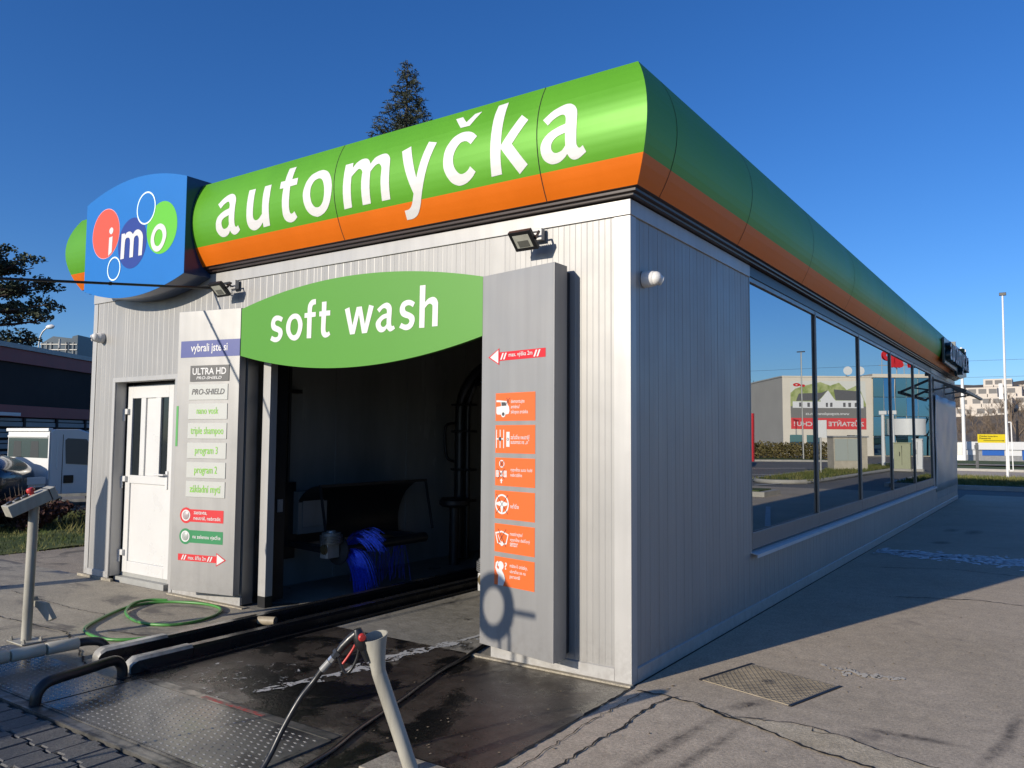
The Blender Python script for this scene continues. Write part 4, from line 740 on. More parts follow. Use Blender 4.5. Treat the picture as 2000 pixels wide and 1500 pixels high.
# ------------------------------------------------------------------ hoses, guide rails, plates on the ground
def spline(pts, k=8):
    P = [Vector(p) for p in pts]; P = [P[0] * 2 - P[1]] + P + [P[-1] * 2 - P[-2]]; out = []
    for i in range(1, len(P) - 2):
        for j in range(k):
            t = j / k; out.append(.5 * (2 * P[i] + (P[i + 1] - P[i - 1]) * t + (2 * P[i - 1] - 5 * P[i] + 4 * P[i + 1] - P[i + 2]) * t * t + (3 * P[i] - P[i - 1] - 3 * P[i + 1] + P[i + 2]) * t ** 3))
    out.append(P[-2]); return out
hp = [(-3.43, .6, .014), (-3.436, .072, .014), (-3.474, -.23, .014), (-3.491, -.722, .014), (-3.535, -1.069, .014), (-3.76, -1.36, .014), (-4.194, -1.335, .014), (-4.476, -1.084, .014), (-4.771, -.644, .014), (-4.716, -.323, .014), (-4.327, -.151, .014), (-3.975, -.223, .014), (-3.775, -.548, .014), (-3.841, -.825, .014), (-4.145, -.911, .014), (-4.544, -.793, .016), (-4.768, -.60, .037), (-4.80, -.42, .038), (-4.70, -.30, .03)]
b = MB(); b.tube(spline(hp), .0125, 10); tag(build('green_hose', b, HOSEGREEN, None, 60), 'green garden hose lying in two loops on the concrete before the program board', 'hose')
hp = [(-1.40, .9, .013), (-1.367, .351, .013), (-1.339, .22, .013), (-1.227, -.213, .013), (-1.185, -.458, .013), (-1.079, -.821, .013), (-.988, -1.107, .013), (-.852, -1.584, .013), (-.753, -1.86, .013), (-.705, -2.071, .013), (-.62, -2.5, .013)]
b = MB(); b.tube(spline(hp), .013, 8); tag(build('black_hose', b, HOSEBLACK, None, 60), 'thin black hose trailing on the wet ground from under the instruction board', 'hose')

RAILM = mat('worn_rail_steel_and_shade', (.03, .03, .032), .3, metal=.4, col2=(.012, .012, .013), vscale=5, rvar=.15, bump=.08, bscale=25)
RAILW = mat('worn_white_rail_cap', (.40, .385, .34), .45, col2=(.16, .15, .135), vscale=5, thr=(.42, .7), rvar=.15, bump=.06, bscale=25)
def rail(x, yw, label, ya=-1.74, w=.105, h=.102):
    t = thing('guide_rail', label, 'guide rail', (x, ya, 0), 'wheel guide rails into the bay')
    def sec(b, y0, y1, h0, nose=False):
        poly = [(-w / 2, 0), (w / 2, 0), (w / 2, h0 - .02), (w / 2 - .02, h0), (-w / 2 + .02, h0), (-w / 2, h0 - .02)]
        ys = [(y0, .55), (y0 + .015, .8), (y0 + .05, 1)] if nose else [(y0, 1)]
        ys.append((y1, 1)); vs = []
        for y, s in ys: vs += [(x + a * (.6 + .4 * s), y, c * s) for a, c in poly]
        n = 6; fs = [tuple(range(n)), tuple(range((len(ys) - 1) * n, len(ys) * n))[::-1]]
        b.slot(0).add(vs, fs[:1]); b0 = len(b.v) - len(vs)
        for i in range(len(ys) - 1):
            for k in range(n): b.f.append([b0 + q for q in (i * n + k, i * n + (k + 1) % n, (i + 1) * n + (k + 1) % n, (i + 1) * n + k)]); b.mi.append(1 if k in (0, 1) else 0)  # side turned from the sun gets the dark slot: shade and dirt in colour
        b.f.append([b0 + q for q in fs[1]]); b.mi.append(0)
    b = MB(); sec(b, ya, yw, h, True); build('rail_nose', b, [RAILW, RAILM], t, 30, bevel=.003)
    b = MB(); sec(b, yw + .002, 17.5, h * .92); b.box(x - .13, ya + .1, .0, x + .13, 17.5, .018); build('rail_body', b, RAILM, t, 30)
    return t
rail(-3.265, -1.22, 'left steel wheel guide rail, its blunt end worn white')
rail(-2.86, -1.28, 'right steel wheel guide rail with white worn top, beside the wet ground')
b = MB(); b.box(-3.205, -1.4, .001, -2.925, 17.5, .012)
for i in range(46): b.box(-3.195, -1.35 + i * .16, .0121, -2.935, -1.24 + i * .16, .02)
tag(build('conveyor_channel', b, RAILM, None, 40), 'dark wheel conveyor channel with rollers between the two guide rails', 'conveyor')

roll = thing('guide_roller', 'white segmented guide roller tube lying along the left of the wheel track', 'guide roller', (-3.56, -2.0, 0))
ya, yb = -2.62, -1.72; n = 4
for i in range(n):
    y0 = ya + (yb - ya) * i / n; y1 = ya + (yb - ya) * (i + 1) / n; f = lambda y: Vector((-3.585 + (y - ya) * .06, y, .098))
    a = f(y0 + .004); c = f(y1 - .004); d_ = (c - a).normalized(); L = (c - a).length
    b = MB(); b.lathe(a, d_, [(0, .03), (.004, .040), (.010, .0425), (L - .010, .0425), (L - .004, .040), (L, .03)], 20); build('roller_sleeve', b, mat('ivory_plastic', (.50, .47, .38), .4, var=.12, vscale=6, rvar=.1) if i == 0 else bpy.data.materials['ivory_plastic'], roll, 40)
b = MB(); b.tube(spline([(-3.534, -1.715, .098), (-3.52, -1.66, .098), (-3.49, -1.59, .085), (-3.47, -1.555, .045), (-3.465, -1.55, .0)], 6), .030, 12); b.tube([(-3.587, -2.64, .098), (-3.588, -2.70, .07), (-3.59, -2.72, .0)], .03, 12); build('elbow', b, RUBBER, roll, 50)

b = MB(); b.tube(spline([(-2.700, -2.395, .0), (-2.700, -2.385, .06), (-2.704, -2.34, .108), (-2.715, -2.26, .122), (-2.755, -2.06, .124), (-2.80, -1.90, .124), (-2.815, -1.835, .11), (-2.82, -1.80, .06), (-2.82, -1.795, .0)], 6), .033, 16)
b.lathe((-2.70, -2.395, .0), (0, 0, 1), [(0, .06), (.006, .06), (.006, .03)], 16); b.lathe((-2.82, -1.795, .0), (0, 0, 1), [(0, .06), (.006, .06), (.006, .03)], 16)
tag(build('guide_hoop', b, mat('black_painted_tube', (.016, .016, .017), .42, var=.3, vscale=9, rvar=.12, bump=.08, bscale=40), None, 50), 'low black tube hoop bent down at both ends, standing on the checker plate', 'guide hoop')

PLATEM = mat('wet_checker_plate', (.045, .045, .044), .28, metal=.15, col2=(.135, .13, .115), vscale=2.6, thr=(.38, .62), rvar=.12, bump=.05, bscale=30)
PLATEB = mat('sun_bright_studs', (.34, .325, .29), .40, metal=.2, col2=(.10, .10, .095), vscale=2.6, thr=(.52, .70))  # studs paler than the plate: sun glints put into their colour
def checker(name, x0, x1, y0, y1, label, seed):
    t = thing(name, label, 'steel plate', ((x0 + x1) / 2, (y0 + y1) / 2, 0), 'checker plates before the bay')
    b = MB(); b.box(x0, y0, -.01, x1, y1, .008)
    px, py = .056, .040; j = 0; y = y0 + .02
    while y < y1 - .012:
        x = x0 + .025 + (px / 2 if j % 2 else 0)
        while x < x1 - .02:
            z = .008; vs = [(x - .019, y, z), (x - .004, y - .005, z), (x + .006, y - .0085, z), (x + .0135, y, z), (x + .006, y + .0085, z), (x - .004, y + .005, z), (x + .004, y, z + .003)]
            b.slot(1).add(vs, [(k, (k + 1) % 6, 6) for k in range(6)]); x += px
        y += py; j += 1
    build('plate', b, [PLATEM, PLATEB], t, 0, fix=False)
    return t
p1 = checker('checker_plate', -2.66, -.884, -2.365, -1.775, 'large wet checker plate in front of the wheel track, right of the black hoop', 1)
p2 = checker('checker_plate', -4.25, -2.68, -2.365, -1.86, 'dark wet checker plate under the white guide roller, left of the black hoop', 2)
FR = mat('worn_steel_edge', (.20, .19, .17), .4, metal=.5, col2=(.05, .05, .048), vscale=6, thr=(.4, .62), rvar=.12)
b = MB(); b.box(-4.4, -2.462, -.02, -.84, -2.448, .010); b.box(-4.4, -2.447, -.02, -.84, -2.385, .004); b.box(-4.4, -2.384, -.02, -.84, -2.372, .010)
tag(build('edge_channel', b, FR, None, 0), 'worn steel channel strip between the checker plates and the paving blocks', 'steel edge')
b = MB(); b.box(-2.66, -1.773, -.02, -.87, -1.760, .010); b.box(-2.60, -1.759, -.02, -.87, -1.700, .007); b.box(-.882, -2.365, -.02, -.855, -1.774, .010)
b.cur = 1; b.box(-2.02, -1.752, .007, -1.45, -1.722, .0082)
tag(build('plate_frame', b, [FR, mat('worn_red_paint', (.34, .03, .03), .5, col2=(.15, .12, .10), vscale=30, thr=(.4, .6))], None, 0), 'worn steel frame edge with faded red paint behind the large checker plate', 'steel frame')
b = MB(); b.cyl((-3.27, -.41, .055), (-3.09, -.335, .055), .036, n=18); b.cur = 0
tag(build('pipe_stub', b, mat('clay_pipe', (.30, .25, .17), .55, var=.2, vscale=12), None, 40), 'short beige pipe stub lying beside the rail at the bay doorway', 'pipe')

man = thing('manhole_cover', 'square diamond-pattern steel manhole cover set in the asphalt right of the corner', 'manhole cover', (.71, .58, 0))
P = [Vector((.367, .367, 0)), Vector((.412, .971, 0)), Vector((1.043, .775, 0)), Vector((1.038, .198, 0))]
cc = sum(P, Vector()) / 4; e1 = ((P[3] - P[0]) + (P[2] - P[1])).normalized(); e2 = Vector((-e1.y, e1.x, 0)); hx = .315; hy = .29
def mloc(u, v, z): return cc + e1 * u + e2 * v + Vector((0, 0, z))
MANM = mat('worn_cast_plate', (.25, .21, .15), .6, metal=.1, var=.25, vscale=6, rvar=.1)
b = MB(); b.obox(mloc(0, 0, .001), e1, e2, (0, 0, 1), hx, hy, .004)
for i in range(-16, 17):
    for sg in (1, -1):
        # thin diagonal ribs clipped to the cover
        a = []; u0 = i * .045
        for s in (-hy + .01, hy - .01):
            u = u0 + sg * s
            a.append((u, s))
        (ua, va), (ub, vb) = a
        def clip(ua, va, ub, vb, L):
            if abs(ua) > L and abs(ub) > L and ua * ub > 0: return None
            def cl(u, v, u2, v2):
                if abs(u) <= L: return u, v
                k = (math.copysign(L, u) - u) / (u2 - u); return math.copysign(L, u), v + k * (v2 - v)
            return (*cl(ua, va, ub, vb), *cl(ub, vb, ua, va))
        r = clip(ua, va, ub, vb, hx - .012)
        if r: b.bar(mloc(r[0], r[1], .0055 + (.0003 if sg > 0 else 0)), mloc(r[2], r[3], .0055 + (.0003 if sg > 0 else 0)), .006, .004)
cv = build('cover', b, MANM, man, 0)
b = MB(); b.lathe(mloc(-.02, .02, .004), (0, 0, 1), [(0, .045), (.002, .045), (.0022, 0)], 16); build('lifting_hole', b, BLACK, cv, 0)
b = MB(); b.obox(mloc(-hx - .012, 0, .001), e1, e2, (0, 0, 1), .010, hy + .012, .006); b.obox(mloc(hx + .012, 0, .001), e1, e2, (0, 0, 1), .010, hy + .012, .006); build('frame', b, BLACK, man, 0)

# foam left on the wet ground (nobody could count its bubbles)
def froth(name, sc, th):
    m = bpy.data.materials.new(name); m.use_nodes = True; nt = m.node_tree; n = nt.nodes; l = nt.links; p = n['Principled BSDF']; p.inputs['Base Color'].default_value = (.46, .46, .44, 1); p.inputs['Roughness'].default_value = .4
    geo = n.new('ShaderNodeNewGeometry'); z = n.new('ShaderNodeTexNoise'); z.inputs['Scale'].default_value = sc; z.inputs['Detail'].default_value = 9; z.inputs['Roughness'].default_value = .68; z.inputs['Distortion'].default_value = .8; l.new(geo.outputs['Position'], z.inputs['Vector'])
    r = n.new('ShaderNodeMapRange'); r.inputs[1].default_value = th; r.inputs[2].default_value = th + .04; l.new(z.outputs['Fac'], r.inputs[0]); l.new(r.outputs[0], p.inputs['Alpha']); return m
FOAM = froth('soap_foam', 13, .47); FOAM2 = froth('thin_foam', 17, .60)
b = MB(); rd = random.Random(3)
def blob(x, y, r, h):
    n = 9; ph = rd.uniform(0, 6.28); pts = [(x + r * (1 + .45 * math.sin(2 * a + ph) + rd.uniform(-.25, .25)) * math.cos(a), y + r * 1.5 * (1 + rd.uniform(-.3, .3)) * math.sin(a)) for a in [6.283 * k / n for k in range(n)]]
    b.add([(px_, py_, .0045) for px_, py_ in pts] + [(x + (px_ - x) * .6, y + (py_ - y) * .6, .0045 + h) for px_, py_ in pts], [(k, (k + 1) % n, n + (k + 1) % n, n + k) for k in range(n)] + [tuple(range(n, 2 * n))])
line = spline([(-1.85, -1.5, 0), (-1.80, -1.25, 0), (-1.72, -1.05, 0), (-1.70, -.75, 0), (-1.72, -.53, 0), (-1.69, -.34, 0), (-1.65, -.1, 0), (-1.60, .15, 0), (-1.55, .6, 0)], 12)
vs = []
for i, p in enumerate(line):
    w = (.035 + .05 * math.sin(i * .21) ** 2) * (.4 + .6 * math.sin(math.pi * i / len(line))) + rd.uniform(-.006, .006); vs += [(p.x - w, p.y, .0042), (p.x + w * 1.2, p.y, .0042)]
b.add(vs, [(2 * i, 2 * i + 1, 2 * i + 3, 2 * i + 2) for i in range(len(line) - 1)])
b.cur = 1
b.flat([[(-2.5, -1.7), (-1.9, -1.75), (-1.72, -1.3), (-1.9, -.95), (-2.2, -.9), (-2.6, -1.2)]], lambda u, v: (u, v, .0040)); b.flat([[(-1.62, .05), (-1.2, .0), (-1.14, .35), (-1.5, .45)]], lambda u, v: (u, v, .0040))
tag(build('foam', b, [FOAM, FOAM2], None, 0, fix=False), kind='stuff')
b = MB(); rd = random.Random(12)
for k in range(150):
    x = rd.uniform(.1, 3.0); y = rd.uniform(-1.6, 4.5); r = rd.uniform(.002, .008); blob(x, y, r, .0012)
for k in range(60):
    x = rd.uniform(-1.2, .0); y = rd.uniform(-1.6, -.1); r = rd.uniform(.002, .006); blob(x, y, r, .001)
tag(build('leaf_litter', b, leaf_mat('dry_leaf', (.09, .06, .03), (.33, .28, .20), .8, 25), None, 0, fix=False), kind='stuff')
# dried paint marks and frost-white streaks on the yard
b = MB(); rd = random.Random(21)
for cx_, cy_, sx_, sy_, n_ in ((1.05, 1.17, .06, .03, 16), (1.21, 1.14, .09, .03, 26), (1.36, 1.18, .05, .02, 10)):
    for k in range(n_): blob(rd.gauss(cx_, sx_), rd.gauss(cy_, sy_), rd.uniform(.006, .022), .0006)
tag(build('paint_splash', b, mat('dried_paint', (.52, .47, .38), .7), None, 0, fix=False), kind='structure')
b = MB()
for k in range(1700):
    x = rd.uniform(.12, 4.0); y = rd.gauss(7.72 - .05 * x, .13 + .06 * x); blob(x, y, rd.uniform(.01, .045), .0006)
tag(build('salt_streak', b, mat('salt_crust', (.75, .75, .74), .7, var=.2, vscale=6), None, 0, fix=False), kind='structure')
# ------------------------------------------------------------------ lance holder with the spray gun
hold = thing('lance_holder', 'slanting grey pole with an open funnel top holding the black spray gun', 'lance holder', (-.27, -1.81, 0))
RV = Vector((.824, .567, 0)).normalized(); UV = Vector((0, 0, 1)); NV = RV.cross(UV)        # NV looks to the viewer side
b = MB(); foot = Vector((-.258, -1.815, .0)); neck = Vector((-.372, -1.935, .478)); ax = (neck - foot).normalized()
b.tube([foot, foot.lerp(neck, .33), foot.lerp(neck, .66), neck], .0345, 24); build('pole', b, GREYPAINT, hold, 50)
# funnel: the pole's section opens into a wide slanting mouth
b = MB(); n = 32; top = Vector((-.386, -1.955, .650)); T1 = Vector((.80, .55, .20)).normalized(); T2 = Vector((-.45, .80, .28)).normalized()
o1 = ax.orthogonal().normalized(); o1 = (RV - ax * RV.dot(ax)).normalized(); o2 = ax.cross(o1).normalized()
if o2.dot(T2) < 0: o2 = -o2
rings = []
for k in range(8):
    s = k / 7; c = neck.lerp(top, s); e = s ** 1.5; r1 = .0345 + (.063 - .0345) * e; r2 = .0345 + (.050 - .0345) * e
    rings.append([c + (o1.lerp(T1, e)).normalized() * r1 * math.cos(6.2832 * q / n) + (o2.lerp(T2, e)).normalized() * r2 * math.sin(6.2832 * q / n) for q in range(n)])
inner = [[c2 + (p - c2) * ((.0345 + .02 * (i / 7)) - .004) / (.0345 + .02 * (i / 7)) for p in rg] for i, rg in enumerate(rings) for c2 in [sum(rg, Vector()) / n]]
allr = rings + inner[::-1]; vs = [p for rg in allr for p in rg]; fs = []
for i in range(len(allr) - 1): fs += [(i * n + k, i * n + (k + 1) % n, (i + 1) * n + (k + 1) % n, (i + 1) * n + k) for k in range(n)]
b.add(vs, fs); build('funnel', b, GREYPAINT, hold, 60)
b = MB(); b.box(-.50, -1.93, .0, -.05, -1.70, .014); build('foot_slab', b, CONC, hold, 0, bevel=.004)

gun = thing('spray_gun', 'black pressure washer spray gun with red trigger, stuck in the funnel of the pole', 'spray gun', (-.45, -2.0, .6))
G0 = Vector((-.455, -2.03, .625))
gp = lambda u, v, d=0: G0 + RV * u + UV * v + NV * d
b = MB()
b.tube([gp(-.066, -.046), gp(-.045, -.020), gp(-.01, .016), gp(.022, .042)], [.017, .020, .021, .022], 14)
b.tube([gp(.020, .062), gp(.030, .03), gp(.042, -.012), gp(.052, -.035)], [.020, .031, .030, .018], 16)
b.tube([gp(.03, .0), gp(.055, -.04), gp(.072, -.09)], [.022, .016, .012], 12)
build('gun_body', b, mat('gun_plastic', (.013, .013, .014), .35, rvar=.1, vscale=40), gun, 50)
b = MB(); b.tube(spline([gp(-.072, -.055), gp(-.060, -.085), gp(-.040, -.130), (gp(-.022, -.142)), gp(.002, -.118), gp(.022, -.075), gp(.032, -.03)], 6), .0072, 10); build('trigger_guard', b, bpy.data.materials['gun_plastic'], gun, 50)
b = MB(); b.tube(spline([gp(-.044, -.100), gp(-.022, -.070), gp(.004, -.030), gp(.016, -.004)], 5), [.006] * 16, 8); build('trigger', b, mat('red_trigger', (.42, .03, .025), .35), gun, 50)
b = MB(); b.lathe(gp(.046, .028, .016), (NV + RV * .5).normalized(), [(0, .0195), (.012, .019), (.018, .014), (.019, 0)], 20); build('side_cap', b, bpy.data.materials['red_trigger'], gun, 40)
dirh = (gp(-.066, -.046) - gp(-.01, .016)).normalized()
p0 = gp(-.066, -.046)
b = MB(); b.lathe(p0 - dirh * .004, dirh, [(0, .024), (.018, .024), (.020, .016), (.036, .016)], 6); build('grip_nut', b, DGREY, gun, 30)
b = MB(); b.lathe(p0 + dirh * .034, dirh, [(0, .016), (.022, .016), (.022, .012)], 6); build('swivel_nut', b, SILVER, gun, 30)
b = MB(); b.lathe(p0 + dirh * .058, dirh, [(0, .0165), (.055, .0165), (.057, .013)], 16); build('hose_sleeve', b, mat('grey_sleeve', (.22, .22, .21), .45), gun, 40)
s0 = p0 + dirh * .112
hs = [s0, s0 + dirh * .06 + Vector((0, 0, -.012)), gp(-.235, -.255, .02), gp(-.300, -.375, .05), gp(-.350, -.49, .09), gp(-.40, -.585, .16), gp(-.40, -.608, .30), gp(-.30, -.610, .55)]
b = MB(); b.tube(spline(hs, 8), .0135, 12); tag(build('gun_hose', b, HOSEBLACK, None, 60), 'thick black hose hanging in an arc from the spray gun to the ground', 'hose')

# ------------------------------------------------------------------ machinery in the bay
def side_brush(label, mx, y0, y1, z, sgn, group, hair=True):
    t = thing('side_brush', label, 'washing brush', (mx, y0, 0), group)
    ax0 = Vector((mx, y0, z)); ax1 = Vector((mx, y1, z))
    # ribbed drive motor at the near end
    b = MB(); prof = []
    for k in range(7): prof += [(k * .0155, .112 if 0 < k < 6 else .095), (k * .0155 + .007, .115 if 0 < k < 6 else .098), (k * .0155 + .008, .094), (k * .0155 + .015, .094)]
    b.lathe((mx, y0 - .02, z + .071), (0, 0, 1), prof, 26); b.lathe((mx, y0 - .02, z + .180), (0, 0, 1), [(0, .05), (.02, .045), (.022, 0)], 16); build('motor', b, mat('motor_fins', (.24, .24, .235), .4, metal=.4, var=.1, vscale=20) if 'motor_fins' not in bpy.data.materials else bpy.data.materials['motor_fins'], t, 35)
    b = MB(); b.box(mx - .07, y0 - .10, z - .07, mx + .035, y0 + .06, z + .070); gb = build('gearbox', b, STEEL, t, 0, bevel=.006)
    b = MB(); b.lathe((mx - .01, y0 - .1005, z + .02), (0, -1, 0), [(0, .05), (.010, .05), (.012, .038), (.02, .036), (.021, .02), (.024, 0)], 20); build('gear_cap', b, mat('bronze_cap', (.16, .12, .06), .35, metal=.6), gb, 30)
    b = MB(); b.cyl(ax0 + Vector((0, .06, 0)), ax1, .055, n=16); b.lathe(ax0 + Vector((0, .06, 0)), (0, 1, 0), [(0, .15), (.02, .15), (.022, .05)], 24); build('brush_core', b, DGREY, t, 40)
    # hanging strands
    b = MB(); rd = random.Random(9)
    def strand(y, a, L, droop, lean):
        p = Vector((mx + sgn * .055 * math.cos(a), y, z + .055 * math.sin(a))); vx, vz = sgn * math.cos(a), math.sin(a); pts = [p]; vy = lean
        for j in range(6):
            p = p + Vector((vx, vy, vz)) * (L / 6); pts.append(p); vz -= droop; m_ = math.hypot(vx, vz); vx /= m_; vz /= m_
        w = rd.uniform(.0012, .0028); vs = []
        for q in pts: vs += [(q.x, q.y - w, max(.02, q.z)), (q.x + w * .4, q.y + w, max(.021, q.z))]
        b.add(vs, [(2 * j, 2 * j + 1, 2 * j + 3, 2 * j + 2) for j in range(6)])
    if hair:
        for k in range(150): strand(rd.gauss(y0 + .16, .035), rd.uniform(-.75, .15), rd.uniform(.40, .56), .46, rd.gauss(.0, .06))     # tuft hanging to the floor
        for k in range(110): strand(rd.uniform(y0 + .13, y0 + .30), rd.uniform(.65, 1.1), rd.uniform(.30, .48), .34, rd.uniform(-.03, .14))   # tufts thrown over the top
        for k in range(70): strand(rd.uniform(y0 + .35, y1 - .3), rd.uniform(-2.4, -1.2), rd.uniform(.25, .42), .28, rd.gauss(0, .1))
        build('bristles', b, BRISTLE, t, 0, fix=False)
    # curved hood, open towards the lane
    b = MB(); hx_ = mx - sgn * .30; ye = y1 + .35; S = [(hx_ - sgn * .44 * math.sin(R(105 * k / 12)), z + .12 + .50 * math.cos(R(105 * k / 12))) for k in range(13)]
    b.grid([y0 + .10, ye], list(range(13)), lambda u, i: (S[i][0], u, S[i][1])); b.grid([y0 + .10, ye], list(range(13)), lambda u, i: (S[i][0] - sgn * .012, u, S[i][1] + .004)); build('hood', b, INDARK, t, 60, fix=False)
    for y in (y0 + .09, ye): b = MB(); b.bar((S[0][0], y, S[0][1]), (hx_ + sgn * .12, y, z + .05), .03, .012, (0, 1, 0)); build('hood_strut', b, DGREY, t, 0)
    b = MB(); b.bar((S[0][0], y0 + .08, S[0][1]), (S[0][0], ye + .01, S[0][1]), .03, .03); build('hood_strut', b, DGREY, t, 0)
    b = MB(); b.bar((mx - sgn * .1, y0 - .0, z), (mx - sgn * .75, y0 + .1, z), .09, .06); b.bar((mx - sgn * .1, y1, z), (mx - sgn * .75, y1 + .1, z), .09, .06); build('swing_arm', b, DGREY, t, 0)
    return t
side_brush('left low washing brush with blue bristles under a curved black hood', -3.70, .85, 2.25, .45, 1, 'low side brushes')
side_brush('right low washing brush, its ribbed motor just showing beside the instruction board', -1.40, .40, 1.6, .46, -1, 'low side brushes', False)
b = MB(); arch = [(-4.22, 3.55, .02), (-4.22, 3.55, 1.9)] + [(-4.22 + .72 * (1 - math.cos(R(a))), 3.55, 1.9 + .68 * math.sin(R(a))) for a in range(10, 91, 10)] + [(-1.7, 3.55, 2.58)] + [(-1.18 + .52 * math.sin(R(a)) - .52, 3.55, 1.9 + .68 * math.cos(R(a))) for a in range(10, 91, 10)] + [(-.66, 3.55, 1.9), (-.66, 3.55, .02)]
gan = thing('spray_arch', 'black pipe arch with clamps standing across the bay behind the brush', 'spray arch', (-2.5, 3.55, 0))
b.tube(arch, .075, 12); build('main_pipe', b, INDARK, gan, 50)
b = MB(); b.tube([(x + (.14 if x < -2.5 else -.14) * (1 if z < 2.4 else 0), y - .02, z - (.17 if z > 2.4 else 0)) for x, y, z in arch], .035, 10); build('feed_pipe', b, INDARK, gan, 50)
b = MB()
for z in (.75, 1.15, 1.65, 2.0): b.box(-4.30, 3.45, z, -3.98, 3.60, z + .03)
build('pipe_clamp', b, BLACK, gan, 0)
b = MB(); b.tube(spline([(-4.28, 3.52, 1.78), (-4.42, 3.50, 1.74), (-4.44, 3.50, 1.55), (-4.40, 3.50, 1.32), (-4.28, 3.52, 1.26)], 6), .02, 8); build('loop_handle', b, BLACK, gan, 50)
b = MB(); b.lathe((-3.95, 3.1, .72), (0, 0, 1), [(0, .15), (.03, .19), (.08, .19), (.11, .15)], 24); b.cyl((-3.95, 3.1, .0), (-3.95, 3.1, .72), .06, n=12); tag(build('lane_guide', b, RUBBER, None, 40), 'black rubber lane guide disc on a short post before the pipe arch', 'lane guide')
b = MB(); b.box(-4.49, .95, .55, -4.34, 1.35, 1.0); b.box(-4.335, 1.0, .62, -4.33, 1.3, .93); cbx = tag(build('control_cabinet', b, INWALL, None, 0, bevel=.006), 'small grey control cabinet on the left wall inside the bay', 'cabinet')
b = MB()
for x, y in ((-4.46, .75), (-4.46, .83), (-4.46, .90)): b.tube([(x, y, 1.0), (x, y, 2.95)], .018, 8)
b.box(-4.49, .62, 2.05, -4.40, 1.02, 2.09); b.box(-4.49, .70, .3, -4.42, .98, 1.1)
tag(build('wall_conduits', b, INDARK, None, 40), 'dark vertical conduits fixed to the left bay wall by the doorway', 'conduit')
b = MB(); b.box(-3.885, .30, .86, -3.875, .36, .98); tag(build('wall_sticker', b, mat('faded_sticker', (.30, .30, .29), .5, var=.3, vscale=80), None, 0), 'small pale sticker on the dark door post inside the bay', 'sticker')

# ------------------------------------------------------------------ far end of the long side
ban = thing('wall_banner', 'plain grey mesh banner laced to the far end of the side wall', 'banner', (.02, 17.7, .37))
b = MB(); b.grid([15.45 + 4.45 * i / 30 for i in range(31)], [.42 + 2.2 * j / 12 for j in range(13)], lambda y, z: (.026 + .010 * math.sin(y * 3.1 + z * 1.3) + .007 * math.sin(z * 4.3 + y), y, z))
o = build('mesh_sheet', b, mat('grey_banner_mesh', (.40, .385, .36), .38, var=.1, vscale=1.4, rvar=.08), ban, 60)
md = o.modifiers.new('thick', 'SOLIDIFY'); md.thickness = .003; md.offset = 0
b = MB()
for i in range(19):
    y = 15.55 + 4.25 * i / 18
    for za_, zb_ in ((.425, .24), (2.615, 2.80)): b = MB(); b.tube([(.03, y, za_), (.014, y + rd.uniform(-.04, .04), zb_)], .006, 5); build('lacing_tie', b, bpy.data.materials.get('pale_cord') or mat('pale_cord', (.45, .45, .45), .6), ban, 0)
awn = thing('awning_frame', 'dark metal awning arms sticking out above the banner at the far end', 'awning frame', (0, 17.5, 2.8))
for y in (15.45, 17.55, 19.65):
    b = MB(); b.bar((.012, y, 2.96), (.62, y + .05, 2.70), .05, .05); b.bar((.012, y, 2.72), (.40, y + .03, 2.79), .035, .035); b.box(.011, y - .05, 2.66, .024, y + .05, 3.02); build('arm', b, DGREY, awn, 0)
b = MB(); b.bar((.64, 15.35, 2.68), (.64, 19.85, 2.68), .06, .06); build('front_bar', b, DGREY, awn, 0)

fs = thing('side_sign', 'white letters automyčka standing out on the far end of the side fascia', 'sign', (.28, 17.6, 3.3))
b = MB(); b.prism([(15.0, 3.30), (15.0, 3.86), (17.0, 3.92), (19.9, 3.92), (20.0, 3.30), (18.6, 3.16), (17.6, 3.16), (17.4, 3.28)], lambda u, v, d: (d, u, v), .245, .30); build('backing_box', b, mat('dark_box_and_letter_shade', (.012, .03, .03), .3), fs, 0, bevel=.01)
k_ = 1.10; yb = 15.05
for g in glyph_loops('automycka'):
    b = MB(); loops = [[(yb + (u + 4.35) * k_, 3.36 + (v - 3.45) * 1.02) for u, v in L] for L in g]
    tri = tessellate_polygon([[Vector((u, v, 0)) for u, v in L] for L in loops]); F = [p for L in loops for p in L]; n = len(F)
    b.slot(0).add([(.40, u, v) for u, v in F], [tuple(t) for t in tri])
    off = 0
    for L in loops:
        m_ = len(L)
        for i in range(m_):
            j = (i + 1) % m_; q = [L[i], L[j]]; b.slot(0 if min(q[0][1], q[1][1]) > 3.86 else 1); b.add([(.40, *q[0]), (.40, *q[1]), (.302, *q[1]), (.302, *q[0])], [(0, 1, 2, 3)])  # letter sides dark, ascenders white: shade between letters put into the colour
    build('letter', b, [WHITE, bpy.data.materials['dark_box_and_letter_shade']], fs, 0)

